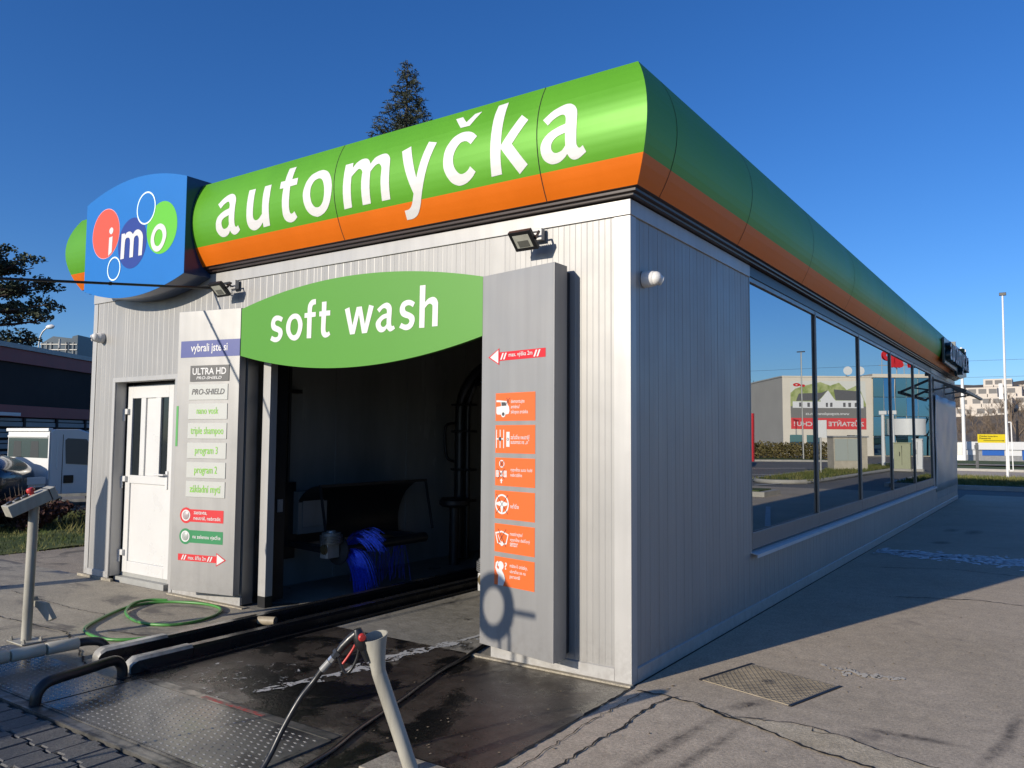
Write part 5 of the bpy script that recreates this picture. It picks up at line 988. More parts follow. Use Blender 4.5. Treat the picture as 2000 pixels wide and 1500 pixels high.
# ------------------------------------------------------------------ plants
def leaf_cloud(b, clumps, n, size, rd, flat=1.0, up=.0):
    """n small leaf faces spread through ellipsoid clumps (cx, cy, cz, rx, ry, rz), denser towards their skins"""
    tot = sum(c[3] * c[4] + c[5] * c[3] for c in clumps)
    for c in clumps:
        k = max(4, int(n * (c[3] * c[4] + c[5] * c[3]) / tot))
        for _ in range(k):
            d = Vector((rd.gauss(0, 1), rd.gauss(0, 1), rd.gauss(0, 1))).normalized() * rd.random() ** .4
            p = Vector((c[0] + d.x * c[3], c[1] + d.y * c[4], c[2] + d.z * c[5]))
            a = Vector((rd.gauss(0, 1), rd.gauss(0, 1), rd.gauss(0, flat) + up)).normalized(); s = size * rd.uniform(.55, 1.4)
            w = a.cross(Vector((rd.gauss(0, 1), rd.gauss(0, 1), rd.gauss(0, 1)))).normalized() * s * .38
            b.add([p - a * s * .5 - w * .3, p + w, p + a * s * .6, p - w], [(0, 1, 2, 3)])
BARK = mat('tree_bark', (.09, .07, .055), .9, var=.3, vscale=6, bump=.3, bscale=20)
PINEM = leaf_mat('pine_needles', (.030, .042, .026), (.10, .12, .07), .7, 1.1)
SPRUCEM = leaf_mat('spruce_needles', (.022, .030, .020), (.075, .085, .055), .7, 2.2)
TWIGM = mat('bare_twigs', (.13, .10, .075), .9, col2=(.20, .15, .105), vscale=.4, spec=.2)

# spruce behind the hall
sp = thing('spruce_tree', 'dark spruce tree with a pointed top rising behind the green fascia', 'tree', (-18.85, 18.4, 0))
b = MB(); b.tube([(-18.85, 18.4, 0), (-18.85, 18.4, 9), (-18.85, 18.4, 16.7)], [.22, .13, .012], 8); build('trunk', b, BARK, sp, 50)
b = MB(); rd = random.Random(4)
z = 16.5
def needle_branch(b, p0, p1, rd, dens, ln):
    L = (p1 - p0).length; n = max(3, int(L * dens)); d = (p1 - p0).normalized()
    for i in range(n):
        p = p0.lerp(p1, (i + rd.random()) / n); q = Vector((rd.gauss(0, 1), rd.gauss(0, 1), rd.gauss(0, .8))).normalized(); q = (q + d * .9).normalized() * ln * rd.uniform(.6, 1.3)
        w = q.cross(Vector((rd.gauss(0, 1), rd.gauss(0, 1), rd.gauss(0, 1)))).normalized() * ln * .16
        b.add([p - w, p + w, p + q], [(0, 1, 2)])
needle_branch(b, Vector((-18.85, 18.4, 15.8)), Vector((-18.85, 18.4, 16.72)), rd, 40, .10)
while z > 9.0:
    rr = .12 + (16.7 - z) * .36; n = 8 + int((16.7 - z) * 2.0)
    for k in range(n):
        a = rd.uniform(0, 6.283); L = rr * rd.uniform(.65, 1.22)
        c0 = Vector((-18.85, 18.4, z + rd.uniform(-.08, .08))); mid = c0 + Vector((math.cos(a) * L * .55, math.sin(a) * L * .55, -.10 * L)); e = c0 + Vector((math.cos(a) * L, math.sin(a) * L, .10 * L))
        needle_branch(b, c0, mid, rd, 34, .15); needle_branch(b, mid, e, rd, 34, .13)
        for s_ in range(int(2 + L * 4)):
            q0 = mid.lerp(e, rd.random() * .95); sa = a + rd.choice((-1, 1)) * rd.uniform(.5, 1.0); sl = L * rd.uniform(.15, .34); needle_branch(b, q0, q0 + Vector((math.cos(sa) * sl, math.sin(sa) * sl, rd.uniform(-.12, .05))), rd, 30, .12)
    z -= .21
build('crown', b, SPRUCEM, sp, 0, fix=False)

# pine on the left, beyond the dark building
pn = thing('pine_tree', 'broad dark pine tree with layered limbs beyond the dark building on the left', 'tree', (-39.6, 12.7, 0))
T0 = Vector((-40.1, 11.8, 0)); b = MB(); b.tube([T0, T0 + Vector((.1, .1, 6)), T0 + Vector((-.15, -.1, 10)), T0 + Vector((-.4, -.2, 11.4))], [.42, .30, .20, .05], 10)
cb_ = MB(); rd = random.Random(8); RI = Vector((.55, .83, 0)); FW = Vector((-.83, .55, 0))
LIMBS = [(6.0, 1.2, -.2), (6.3, 2.7, .25), (7.2, 3.3, .2), (7.9, 3.1, .25), (8.5, 1.9, .5), (8.9, 3.0, .3), (9.6, 2.3, .35), (10.1, 2.2, .4), (10.7, 1.3, .3)]
for z, L, rise in LIMBS:
    for k in range(6):
        a = (0.15 * rd.uniform(-1, 1)) if k == 0 else rd.uniform(.4, 5.9); l = L * (1 if k == 0 else rd.uniform(.75, 1.15)); dr = RI * math.cos(a) + FW * math.sin(a)
        p0 = T0 + Vector((-.1, 0, z - .5)); p1 = p0 + dr * l + Vector((0, 0, rise * l * .35 + .3)); b.tube([p0, p0.lerp(p1, .5) + Vector((0, 0, -.08)), p1], [.09, .06, .02], 6)
        cl = []
        for j in range(int(2 + l * 2.6)):
            s = rd.uniform(.28, 1.03); q = p0.lerp(p1, s) + Vector((rd.gauss(0, .20), rd.gauss(0, .20), rd.gauss(.08, .13))); r = rd.uniform(.22, .42); cl.append((q.x, q.y, q.z, r * 1.25, r * 1.25, r * .62))
        leaf_cloud(cb_, cl, int(150 * l), .15, rd, .5, .35)
build('trunk', b, BARK, pn, 50); build('crown', cb_, PINEM, pn, 0, fix=False)

def bare_tree(b, x, y, z0, h, rd, spread=.45, tw=1.0):
    def grow(p, d, L, r, lv):
        e = p + d * L; w = d.orthogonal().normalized() * r; w2 = d.cross(w).normalized() * r
        b.add([p + w, p - w * .5 + w2 * .87, p - w * .5 - w2 * .87, e + w * .6, e - w * .3 + w2 * .52, e - w * .3 - w2 * .52], [(0, 1, 4, 3), (1, 2, 5, 4), (2, 0, 3, 5)])
        if lv == 0: return
        for k in range(3 if lv > 1 else 4):
            nd = (d + Vector((rd.gauss(0, spread), rd.gauss(0, spread), rd.uniform(-.05, .35)))).normalized(); grow(p.lerp(e, rd.uniform(.55, 1)), nd, L * rd.uniform(.55, .8), r * .58, lv - 1)
    grow(Vector((x, y, z0)), Vector((rd.gauss(0, .05), rd.gauss(0, .05), 1)).normalized(), h * .36, h * .016 * tw, 4)

# hedge and lawn on the left
HEDGE = leaf_mat('barberry_leaves', (.035, .014, .012), (.12, .055, .04), .8, 3)
def bush(label, x, y, r, h, n, m, size=.05, seed=1, group='shrubs on the lawn'):
    t = thing('shrub', label, 'shrub', (x, y, .05), group); rd = random.Random(seed); b = MB(); cl = []
    for k in range(26): a = rd.uniform(0, 6.28); q = rd.random() ** .5 * r; cl.append((x + q * math.cos(a), y + q * math.sin(a), .05 + h * rd.uniform(.25, .85) * (1 - .35 * q / r), r * .30, r * .30, h * .20))
    leaf_cloud(b, cl, n, size, rd); build('foliage', b, m, t, 0, fix=False)
    b = MB()
    for k in range(60):
        a = rd.uniform(0, 6.28); q = rd.uniform(0, r * .4); e = rd.uniform(.6, 1.05); b.tube([(x + q * math.cos(a), y + q * math.sin(a), .03), (x + r * e * math.cos(a + .3) * .9, y + r * e * math.sin(a + .3) * .9, h * rd.uniform(.6, 1.12))], [.008, .003], 4)
    build('stem', b, TWIGM, t, 0)
bush('dark red rounded shrub at the left edge beyond the control post', -12.0, .55, .75, .72, 5200, HEDGE, .06, 1)
bush('dark red shrub just right of the control post box, before the pickup', -11.75, 1.55, .62, .66, 4200, HEDGE, .06, 2)
bush('thin brown shrub with bare twigs beside the left edge of the hall', -11.3, 3.0, .72, .62, 1500, leaf_mat('dry_shrub_leaves', (.08, .05, .035), (.20, .13, .09), .8, 4), .045, 3)
b = MB(); rd = random.Random(2)
for k in range(15000):
    x = rd.uniform(-13.2, -9.0); y = rd.uniform(-3, 7); h = rd.uniform(.02, .07) * (1 if x < -9.3 else .5) + (.16 * rd.random() if (x < -10.4 and 1.6 < y < 3.6) else 0); a = rd.uniform(0, 6.28); zg = .01 + .05 * max(0, min(1, (-9.2 - x) / 1.2)); l = rd.gauss(0, .5) * h; dx = math.cos(a) * .006; dy = math.sin(a) * .006
    b.add([(x - dx, y - dy, zg), (x + dx, y + dy, zg), (x + l * math.sin(a), y + l, zg + h)], [(0, 1, 2)])
tag(build('grass', b, leaf_mat('grass_blades', (.05, .085, .015), (.19, .17, .06), .8, 2), None, 0, fix=False), kind='stuff')
bench = thing('low_rail', 'low weathered timber rail standing in the shrubs on the lawn', 'rail', (-11.9, 2.4, 0))
b = MB()
for z in (.30, .42, .52): b.bar((-12.25, 2.05, z), (-11.7, 3.0, z + .01), .02, .05)
build('slat', b, GREYPAINT, bench, 0); b = MB()
for p in ((-12.12, 2.3), (-11.85, 2.75)): b.box(p[0] - .02, p[1] - .02, .02, p[0] + .02, p[1] + .02, .5)
build('leg', b, GREYPAINT, bench, 0)

# ------------------------------------------------------------------ vehicles
def car_body(b, secs):
    """loft along the car: each section (s, [(half width, z) from sill to roof centre])"""
    n = len(secs[0][1]); vs = []
    for s, pr in secs:
        full = [(-w, z) for w, z in pr] + [(w, z) for w, z in reversed(pr)]
        vs += [(s, w, z) for w, z in full]
    m_ = 2 * n; fs = []
    for i in range(len(secs) - 1): fs += [(i * m_ + k, i * m_ + (k + 1) % m_, (i + 1) * m_ + (k + 1) % m_, (i + 1) * m_ + k) for k in range(m_)]
    fs += [tuple(range(m_)), tuple(range((len(secs) - 1) * m_, len(secs) * m_))]
    return vs, fs
TYRE = mat('tyre_rubber', (.014, .014, .015), .7); RIM = mat('alloy_rim', (.36, .36, .37), .3, metal=.8)
def wheel(parent, c, ax, r=.31, w=.2):
    c = Vector(c); ax = Vector(ax).normalized()
    b = MB(); b.lathe(c - ax * w / 2, ax, [(0, r * .68), (.0, r * .93), (.02, r), (w - .02, r), (w, r * .93), (w, r * .68)], 28); wh = build('wheel', b, TYRE, parent, 40)
    b = MB(); o = ax.orthogonal().normalized(); q = ax.cross(o); f = c + ax * (w / 2 - .012)
    b.lathe(f - ax * .03, ax, [(0, r * .67), (.03, r * .67), (.032, r * .60), (.005, r * .58)], 28); b.lathe(f - ax * .01, ax, [(0, .05), (.02, .045), (.022, 0)], 14)
    for k in range(5):
        for dl in (-.16, .16):
            a = 6.2832 * k / 5 + dl; d = o * math.cos(a) + q * math.sin(a); b.bar(f + d * .03, f + d * r * .62, .028, .016, ax)
    build('rim', b, RIM, wh, 30)
DARKPAINT = mat('dark_car_paint', (.012, .013, .018), .22, coat=.8)
WHITEPAINT = mat('white_car_paint', (.70, .70, .68), .25, coat=.5, var=.02, vscale=2)
carA = thing('parked_car', 'dark parked car cut by the left edge of the picture, before the white pickup', 'car', (-16.5, 1.2, 0))
CA = Vector((.80, .60, 0)); CLt = Vector((-.60, .80, 0)); CF = Vector((-14.78, 2.37, 0))
cf = lambda s, w, z: CF + CA * s + CLt * (w + .88) + Vector((0, 0, z))
P_ = [(-.02, [(.50, .34), (.58, .5), (.56, .74), (.30, .78)]), (-.14, [(.70, .26), (.78, .5), (.74, .88), (.40, .94)]), (-.45, [(.82, .24), (.87, .55), (.83, 1.06), (.45, 1.12)]), (-1.1, [(.84, .24), (.88, .55), (.84, 1.16), (.5, 1.22)]), (-1.8, [(.84, .24), (.88, .55), (.80, 1.52), (.55, 1.60)]), (-2.9, [(.84, .24), (.88, .55), (.78, 1.58), (.55, 1.64)]), (-3.8, [(.84, .26), (.87, .55), (.76, 1.5), (.5, 1.56)]), (-4.1, [(.78, .3), (.82, .55), (.74, 1.1), (.45, 1.15)])]
b = MB(); vs, fs = car_body(b, P_); b.add([cf(x, y, z) for x, y, z in vs], fs); o = build('body', b, DARKPAINT, carA, 50); md = o.modifiers.new('sub', 'SUBSURF'); md.levels = 1; md.render_levels = 2
for x in (-.58, -3.2):
    for w, sg in ((-.80, -1), (.80, 1)): wheel(carA, cf(x, w * 1.04, .36), CLt * sg, .36, .2)
b = MB(); b.prism([(-.10, .86), (-.17, .72), (-.40, .84), (-.62, 1.10), (-.45, 1.11), (-.22, 1.0)], lambda u, v, d: cf(u, -.81 - d - .05 * (u + .4), v), -.03, .03); build('headlight', b, mat('headlight_glass', (.55, .56, .56), .1, coat=1), carA, 30)
b = MB(); b.prism([(-1.3, 1.22), (-1.85, 1.50), (-2.95, 1.54), (-3.6, 1.26)], lambda u, v, d: cf(u, -.86 + .2 * (v - 1) - d, v), -.02, .02); build('side_window', b, GLASS_DARK, carA, 0)

tr = thing('pickup_truck', 'white flatbed pickup with rear cab window, parked behind the shrubs on the left', 'pickup truck', (-16.4, 4.2, 0))
x0, x1, y0 = -17.45, -15.46, 3.68
b = MB(); prof = [(y0, .28), (y0, 1.64), (y0 + .05, 1.69), (y0 + .62, 1.70), (y0 + .90, 1.60), (y0 + 1.25, 1.02), (y0 + 1.65, .90), (y0 + 1.75, .28)]
b.prism(prof, lambda u, v, d: (d, u, v), x0, x1); cab = build('cab', b, WHITEPAINT, tr, 0, bevel=.03)
b = MB(); b.box(x0 + .06, y0 - .006, 1.07, x1 - .10, y0 - .0005, 1.50); rw = build('rear_window', b, mat('cab_glass', (.05, .075, .07), .06, spec=.7), tr, 0)
for xs in (-16.95, -16.15): b = MB(); b.prism([(xs - .2, 1.08), (xs + .2, 1.08), (xs + .16, 1.43), (xs - .16, 1.43)], lambda u, v, d: (u, y0 - .0085 + d, v), 0, .002); build('seat_back', b, mat('seat_cloth', (.03, .035, .035), .7) if xs < -16.5 else bpy.data.materials['seat_cloth'], rw, 0)
b = MB(); b.box(x0 + .02, y0 - .05, 1.645, x1 - .02, y0 + .05, 1.715); build('roof_rail', b, WHITEPAINT, tr, 0, bevel=.01)
b = MB(); b.box(x0 + .06, y0 - .035, 1.515, x1 - .08, y0 - .007, 1.56); build('roof_rail', b, WHITEPAINT, tr, 0, bevel=.008)
b = MB(); b.box(x1 - .05, y0 - .03, .62, x1 - .005, y0 - .007, 1.64); build('corner_post', b, WHITEPAINT, tr, 0, bevel=.006)
b = MB(); b.prism([(y0 + .33, .95), (y0 + .30, 1.46), (y0 + .35, 1.50), (y0 + .76, 1.48), (y0 + .92, 1.22), (y0 + 1.0, .90)], lambda u, v, d: (x1 + d, u, v), .002, .008); build('side_window', b, mat('side_glass', (.06, .09, .095), .05, spec=.8), tr, 0)
b = MB(); b.prism([(y0 + .25, .30), (y0 + .25, 1.58), (y0 + .262, 1.58), (y0 + .262, .30)], lambda u, v, d: (x1 + d, u, v), .001, .003); build('door_gap', b, CRACK, tr, 0)
b = MB(); b.box(x1 + .001, y0 + .29, .53, x1 + .02, y0 + .50, .70); build('door_handle', b, BLACK, tr, 0, bevel=.01)
b = MB(); b.box(x1 + .001, y0 + .13, .83, x1 + .014, y0 + .17, 1.50); build('side_strip', b, WHITEPAINT, tr, 0, bevel=.004)
b = MB(); b.bar((x1 + .02, y0 + 1.12, 1.25), (x1 + .16, y0 + 1.10, 1.25), .12, .2); build('wing_mirror', b, BLACK, tr, 0, bevel=.02)
b = MB(); b.box(x0 + .05, y0 - 2.3, .46, x1 - .05, y0 - .06, .52); build('flatbed', b, WHITEPAINT, tr, 0, bevel=.006)
for xa, xb in ((x0 + .02, x0 + .06), (x1 - .06, x1 - .02)): b = MB(); b.box(xa, y0 - 2.3, .521, xb, y0 - .06, .68); build('bed_side', b, WHITEPAINT, tr, 0, bevel=.006)
for x, y in ((x1 - .13, y0 + 1.15), (x1 - .13, y0 - 1.4)): wheel(tr, (x, y, .28), (1, 0, 0), .28, .17)

# ------------------------------------------------------------------ dark building on the left and things beyond its roof
bl = thing('dark_building', 'low dark building with a maroon roof band and grey shutters on the left', 'building', (-30, 10, 0))
A_ = Vector((-28.35, 7.92, 0)); U_ = Vector((-.555, .832, 0)); N_ = Vector((.832, .555, 0))
bf = lambda s, z, d=0: A_ + U_ * s + N_ * d + Vector((0, 0, z))
MAROON = mat('maroon_sheet', (.21, .030, .028), .5, var=.15, vscale=.8)
SLATE = mat('dark_render', (.030, .027, .026), .75, var=.18, vscale=.6, bump=.2, bscale=8, spec=.15)
b = MB(); b.prism(rect(-2, 2.62, 22, 4.16), lambda u, v, d: bf(u, v, d), -9, -.001); build('wall', b, SLATE, bl, 0)
b = MB(); b.prism(rect(-2, 4.161, 22, 4.66), lambda u, v, d: bf(u, v, d), -9, .10); b.prism(rect(-2, 2.20, 22, 2.619), lambda u, v, d: bf(u, v, d), -9, .06); b.prism(rect(3, 4.87, 22, 5.05), lambda u, v, d: bf(u, v, d), -8, -1.2); build('roof_band', b, MAROON, bl, 0)
b = MB(); b.prism(rect(-2, 4.661, 22, 4.80), lambda u, v, d: bf(u, v, d), -9.1, .18); b.prism(rect(-2, 4.801, 22, 4.865), lambda u, v, d: bf(u, v, d), -9.0, .02); build('roof_flashing', b, ALU, bl, 0)
for i in range(3, 9):
    s = -8.6 + i * 2.05; b = MB()
    for k in range(11): b.prism(rect(s + .08, .05 + k * .2, s + 1.97, .05 + k * .2 + (.165 if k % 2 else .10)), lambda u, v, d: bf(u, v, d), -.12 + (k % 2) * .03, -.06 + (k % 2) * .03)
    build('shutter', b, mat('shutter_slats', (.19, .21, .22), .45, metal=.3, var=.1, vscale=2) if i == 3 else bpy.data.materials['shutter_slats'], bl, 0)
b = MB(); b.prism(rect(-2, 0, 22, 2.19), lambda u, v, d: bf(u, v, d), -9, -.2)
for i in range(4, 10): b.prism(rect(-8.62 + i * 2.05 - .07, 0, -8.62 + i * 2.05 + .07, 2.19), lambda u, v, d: bf(u, v, d), -.19, -.005)
build('shutter_frame', b, SLATE, bl, 0)
b = MB(); b.prism(rect(-1.0, 2.22, .9, 2.34), lambda u, v, d: bf(u, v, d), .09, .30); tag(build('fluorescent_batten', b, WHITE, None, 0, bevel=.01), 'white lamp batten fixed under the maroon band of the dark building', 'lamp')
b = MB(); b.cyl(bf(1.0, 4.8, -1), bf(1.0, 5.35, -1), .05, n=10); tag(build('vent_pipe', b, DGREY, None, 40), 'short dark vent pipe on the roof of the dark building', 'vent pipe')
b = MB(); b.lathe(bf(3.2, 4.86, -2), (0, 0, 1), [(0, .32), (.1, .3), (.2, .18), (.24, 0)], 20); tag(build('roof_dome', b, WHITEPAINT, None, 40), 'small white roof light dome on the dark building', 'roof light')
gh = thing('glass_rooftop', 'far glazed rooftop with slanting roof, beside the left end of the hall', 'building', (-57.5, 26, 0))
b = MB(); C_ = Vector((-59.2, 23.4, 0)); E_ = Vector((-56.9, 24.9, 0)); dv = (E_ - C_); back = Vector((-3, 4.5, 0))
FR_ = [(C_ + dv * s + Vector((0, 0, z))) for s, z in ((0, 0), (1, 0), (1, 8.85), (.86, 8.75), (.84, 8.6), (.33, 8.75), (0, 8.2))]
n = len(FR_); b.add([p for p in FR_] + [p + back for p in FR_], [tuple(range(n)), tuple(range(n, 2 * n))[::-1]] + [(i, (i + 1) % n, n + (i + 1) % n, n + i) for i in range(n)]); build('wall', b, mat('blue_grey_cladding', (.05, .07, .09), .3, metal=.3), gh, 0)
b = MB()
for s in (.04, .18, .30, .50, .70, .90):
    b.bar(C_ + dv * s + Vector((.03, -.05, 7.4)), C_ + dv * s + Vector((.03, -.05, 8.3)), .05, .05)
for z in (7.75, 8.15): b.bar(C_ + Vector((.03, -.05, z)), E_ + Vector((.03, -.05, z)), .04, .05)
b.box(-57.6, 23.9, 7.85, -57.5, 24.0, 8.5); build('frame', b, STEEL, gh, 0)
lm = thing('street_lamp', 'thin curved street lamp standing beyond the roof of the dark building', 'street lamp', (-61.0, 24.05, 0))
b = MB(); b.tube(spline([(-61.05, 24.0, 0), (-61.05, 24.05, 6), (-61.0, 24.1, 8.4), (-60.8, 24.2, 9.2), (-60.45, 24.4, 9.6)], 5), .05, 8); build('pole', b, STEEL, lm, 50)
b = MB(); b.lathe((-60.55, 24.35, 9.62), (.86, .5, .12), [(0, .06), (.15, .16), (.5, .17), (.66, .05)], 14); build('lamp_head', b, WHITEPAINT, lm, 40)
t = thing('bare_tree', 'thin bare sapling showing above the roof of the dark building', 'tree', (-44.0, 15.6, 0)); b = MB(); bare_tree(b, -44.0, 15.6, 2.5, 5.6, random.Random(5), .3); build('branches', b, TWIGM, t, 0)
t = thing('light_mast', 'pale mast standing at the left edge of the picture before the pine', 'mast', (-37.5, 11.2, 0)); b = MB(); b.tube([(-36.6, 10.9, 0), (-36.6, 10.9, 6.5)], .16, 12); build('shaft', b, STEEL, t, 40)

# ------------------------------------------------------------------ right background
b = MB(); b.grid([-30 + 1.08 * i for i in range(31)], [25.4 + 7.3 * j / 12 for j in range(13)], lambda u, v: (u, v, .10 + .03 * math.sin(u * .9) * math.sin(v * .8))); structure('verge', b, GRASSM)
b = MB(); b.box(-30, 24.9, -.02, 2.45, 25.15, .12); b.box(-30, 32.7, -.02, 2.45, 32.9, .11); b.box(2.4, 24.9, -.02, 2.6, 32.9, .11); structure('kerb', b, KERB)
b = MB(); b.grid([-60 + 3.2 * i for i in range(20)], [42.8 + 1.5 * j for j in range(14)], lambda u, v: (u, v, .08 + .03 * math.sin(u) * math.sin(v))); structure('far_verge', b, GRASSM)
b = MB(); b.box(-60, 42.4, -.02, 2.4, 42.75, .12); structure('far_kerb', b, KERB)
b = MB(); b.grid([-60, 1.0], [48.5, 51.0], lambda u, v: (u, v, .14)); structure('far_path', b, PATHM)
b = MB(); b.grid([-60 , 2.4], [32.95, 42.35], lambda u, v: (u, v, .0)); structure('side_road', b, ASPH)
b = MB(); rd = random.Random(6)
for k in range(9000):
    x = rd.uniform(-4, 2.3); y = rd.uniform(25.5, 32.6); h = rd.uniform(.05, .16); a = rd.uniform(0, 6.28); dx = math.cos(a) * .014; dy = math.sin(a) * .014
    b.add([(x - dx, y - dy, .09), (x + dx, y + dy, .09), (x + rd.gauss(0, .4) * h, y + rd.gauss(0, .4) * h, .1 + h)], [(0, 1, 2)])
for k in range(5000):
    x = rd.uniform(4.9, 7.0); y = rd.uniform(24.5, 44); h = rd.uniform(.05, .18); a = rd.uniform(0, 6.28); dx = math.cos(a) * .014; dy = math.sin(a) * .014
    b.add([(x - dx, y - dy, .1), (x + dx, y + dy, .1), (x + rd.gauss(0, .4) * h, y + rd.gauss(0, .4) * h, .1 + h)], [(0, 1, 2)])
tag(build('verge_grass', b, bpy.data.materials['grass_blades'], None, 0, fix=False), kind='stuff')

mast = thing('lamp_mast', 'tall slim white mast with a small board, standing on the right verge', 'mast', (.61, 32.18, 0))
b = MB(); b.tube([(.61, 32.18, .0), (.63, 32.0, 3.5), (.655, 31.85, 7.3)], [.055, .045, .032], 10); build('shaft', b, WHITEPAINT, mast, 50)
b = MB(); b.box(.54, 31.80, 7.30, .78, 31.90, 7.42); build('top_fitting', b, BLACK, mast, 0, bevel=.01)
b = MB(); b.box(.42, 31.80, 3.20, .56, 31.92, 3.82); build('side_board', b, WHITEPAINT, mast, 0, bevel=.01)
b = MB()
for a_, c_ in (((.66, 32.1, 2.30), (.78, 32.1, 2.30)), ((.66, 32.1, .40), (.80, 32.1, .40)), ((.67, 32.1, .40), (.66, 32.1, 2.3)), ((.80, 32.1, .40), (.78, 32.1, 2.3))): b.bar(a_, c_, .035, .035)
build('frame', b, WHITEPAINT, mast, 0)
ysn = thing('direction_sign', 'yellow direction sign with black arrow on a post across the side road', 'sign', (-1.44, 45.83, 0))
Y0 = Vector((-1.36, 45.75, 0)); YU = Vector((1.29, .89, 0)); LYs = YU.length; YU.normalize(); YN = Vector((YU.y, -YU.x, 0)); yf = lambda u, v, d=0: Y0 + YU * u + YN * d + Vector((0, 0, v))
b = MB(); b.prism(rect(0, 1.44, LYs, 1.91), lambda u, v, d: yf(u, v, d), -.03, 0); yb_ = build('board', b, YELLOW, ysn, 0)
b = MB(); f_ = lambda u, v: yf(u, v, .006); put_text(b, 'Čištění interiéru', f_, .08, 1.08, 1.76, 1.86, .02); put_text(b, 'Pneuservis', f_, .08, .70, 1.64, 1.73, .02)
b.flat([rect(.30, 1.545, 1.36, 1.57)], f_); b.flat([[(1.36, 1.52), (1.46, 1.557), (1.36, 1.595)]], f_); build('lettering', b, BLACK, yb_, 0)
b = MB(); b.box(-1.50, 45.78, 0, -1.36, 45.90, 1.44); build('post', b, DGREY, ysn, 0); b = MB(); b.box(-1.54, 45.72, 1.10, -1.34, 45.776, 1.32); build('post_box', b, DGREY, ysn, 0)
wm = thing('light_mast', 'white tapered lighting mast behind the far corner of the hall', 'mast', (-3.6, 64, 0)); b = MB(); b.tube([(-3.6, 64, 0), (-3.6, 64, 8.6)], [.14, .09], 12); build('shaft', b, WHITEPAINT, wm, 40)
kx = thing('switch_kiosk', 'white switch kiosk with grey door beside the far end of the hall', 'kiosk', (-3.9, 66, 0))
b = MB(); b.box(-5.0, 65.2, 0, -3.42, 66.6, 1.42); build('body', b, WHITEPAINT, kx, 0); b = MB(); b.box(-4.35, 65.17, .45, -3.85, 65.199, 1.32); build('door', b, STEEL, kx, 0); b = MB(); b.box(-5.1, 65.1, 1.421, -3.32, 66.7, 1.48); build('roof', b, DGREY, kx, 0)
bw_ = thing('boundary_wall', 'long low white and blue boundary wall across the road on the right', 'wall', (0, 66, 0))
W0 = Vector((-3.5, 64.9, 0)); WU = Vector((1, .52, 0)).normalized(); WN = Vector((WU.y, -WU.x, 0)); wf = lambda u, v, d=0: W0 + WU * u + WN * d + Vector((0, 0, v))
b = MB(); b.prism(rect(-.1, .86, 9, 1.46), lambda u, v, d: wf(u, v, d), -.2, .12); build('top_band', b, WHITEPAINT, bw_, 0)
b = MB(); b.prism(rect(-.1, 0, 9, .859), lambda u, v, d: wf(u, v, d), -.2, -.05); build('lower_wall', b, STEEL, bw_, 0)
for u0, u1, z0, m in ((0, .75, .45, WHITEPAINT), (1.1, 2.65, .42, None), (2.7, 3.9, .40, WHITEPAINT), (3.95, 8.8, .10, None)):
    b = MB(); b.prism(rect(u0, z0, u1, .858), lambda u, v, d: wf(u, v, d), -.049, 0); build('wall_panel', b, m or mat('blue_panel', (.03, .12, .42), .45, var=.05, vscale=.5), bw_, 0)
for i, (z, dx) in enumerate(((6.9, 0), (9.65, 1), (8.1, 3))):
    b = MB(); b.tube([(-60, 82 + dx, z + .3), (-20, 85 + dx, z - .05), (0, 88 + dx, z), (60, 94 + dx, z + .4)], .016, 4); tag(build('power_line', b, BLACK, None, 0), ('lowest power line crossing the sky behind the far end of the hall', 'highest power line crossing the sky behind the far end of the hall', 'middle power line crossing the sky behind the far end of the hall')[i], 'power line', 'power lines in the sky')

# hill with bare woods and pale apartment blocks
def hz(x, y): s = max(0, min(1, (y - 110) / 235)); return 24.5 * s ** 2.1 + 1.2 * math.sin(x * .045) * s + .8 * math.sin(x * .13 + 1) * s
b = MB(); b.grid([-240 + 8 * i for i in range(44)], [105 + 12 * j for j in range(23)], lambda u, v: (u, v, -.3 + hz(u, v))); structure('hill', b, mat('hill_scrub', (.075, .058, .042), .95, col2=(.13, .105, .075), vscale=.12), smooth=60)
b = MB(); rd = random.Random(17)
for k in range(190):
    y = rd.uniform(100, 300); xc = 2.33 - (y + 4.75) * .055; x = rd.gauss(xc, 13); bare_tree(b, x, y, hz(x, y) - .3, rd.uniform(3.0, 6.0) * (1 + (y - 100) / 450), rd, .5, 1.1)
tag(build('bare_woods', b, TWIGM, None, 0, fix=False), kind='stuff')
APT = mat('pale_render', (.50, .45, .39), .7, var=.08, vscale=.2); APD = mat('loggia_shade', (.12, .115, .11), .6)
def apartment(label, x, y, z, w, floors, steps):
    t = thing('apartment_block', label, 'apartment block', (x, y, 0), 'apartment blocks on the hill')
    b = MB()
    for f in range(floors):
        xa = x + steps * f * .5; xb = x + w - (0 if f < floors - 1 else w * .25); z0 = z + f * 2.9
        b.box(xa, y + f * 1.2, z0 - (4 if f == 0 else 0), xb, y + 12, z0 + 2.9 - .002)
        for k in range(int((xb - xa) / 2.6)):
            u = xa + .6 + k * 2.6
            if (k * 7 + f * 3) % 4 == 3: wd = MB(); wd.box(u, y + f * 1.2 - .03, z0 + .9, u + 1.2, y + f * 1.2 - .002, z0 + 2.2); build('window', wd, APD, t, 0)
            else:
                wd = MB(); wd.box(u, y + f * 1.2 - .03, z0 + .4, u + 2.0, y + f * 1.2 - .002, z0 + 2.45); build('window', wd, APD, t, 0); bal = MB(); bal.box(u - .2, y + f * 1.2 - 1.1, z0, u + 2.2, y + f * 1.2 - .04, z0 + 1.0); build('balcony', bal, APT, t, 0)
    build('wall', b, APT, t, 0)
apartment('wide pale terraced apartment block low on the hill, left of the mast', -23.0, 262, 8.2, 14.5, 3, 3)
apartment('tall pale apartment block highest on the hill beside the mast', -17.5, 292, 12.6, 10.5, 3, 0)
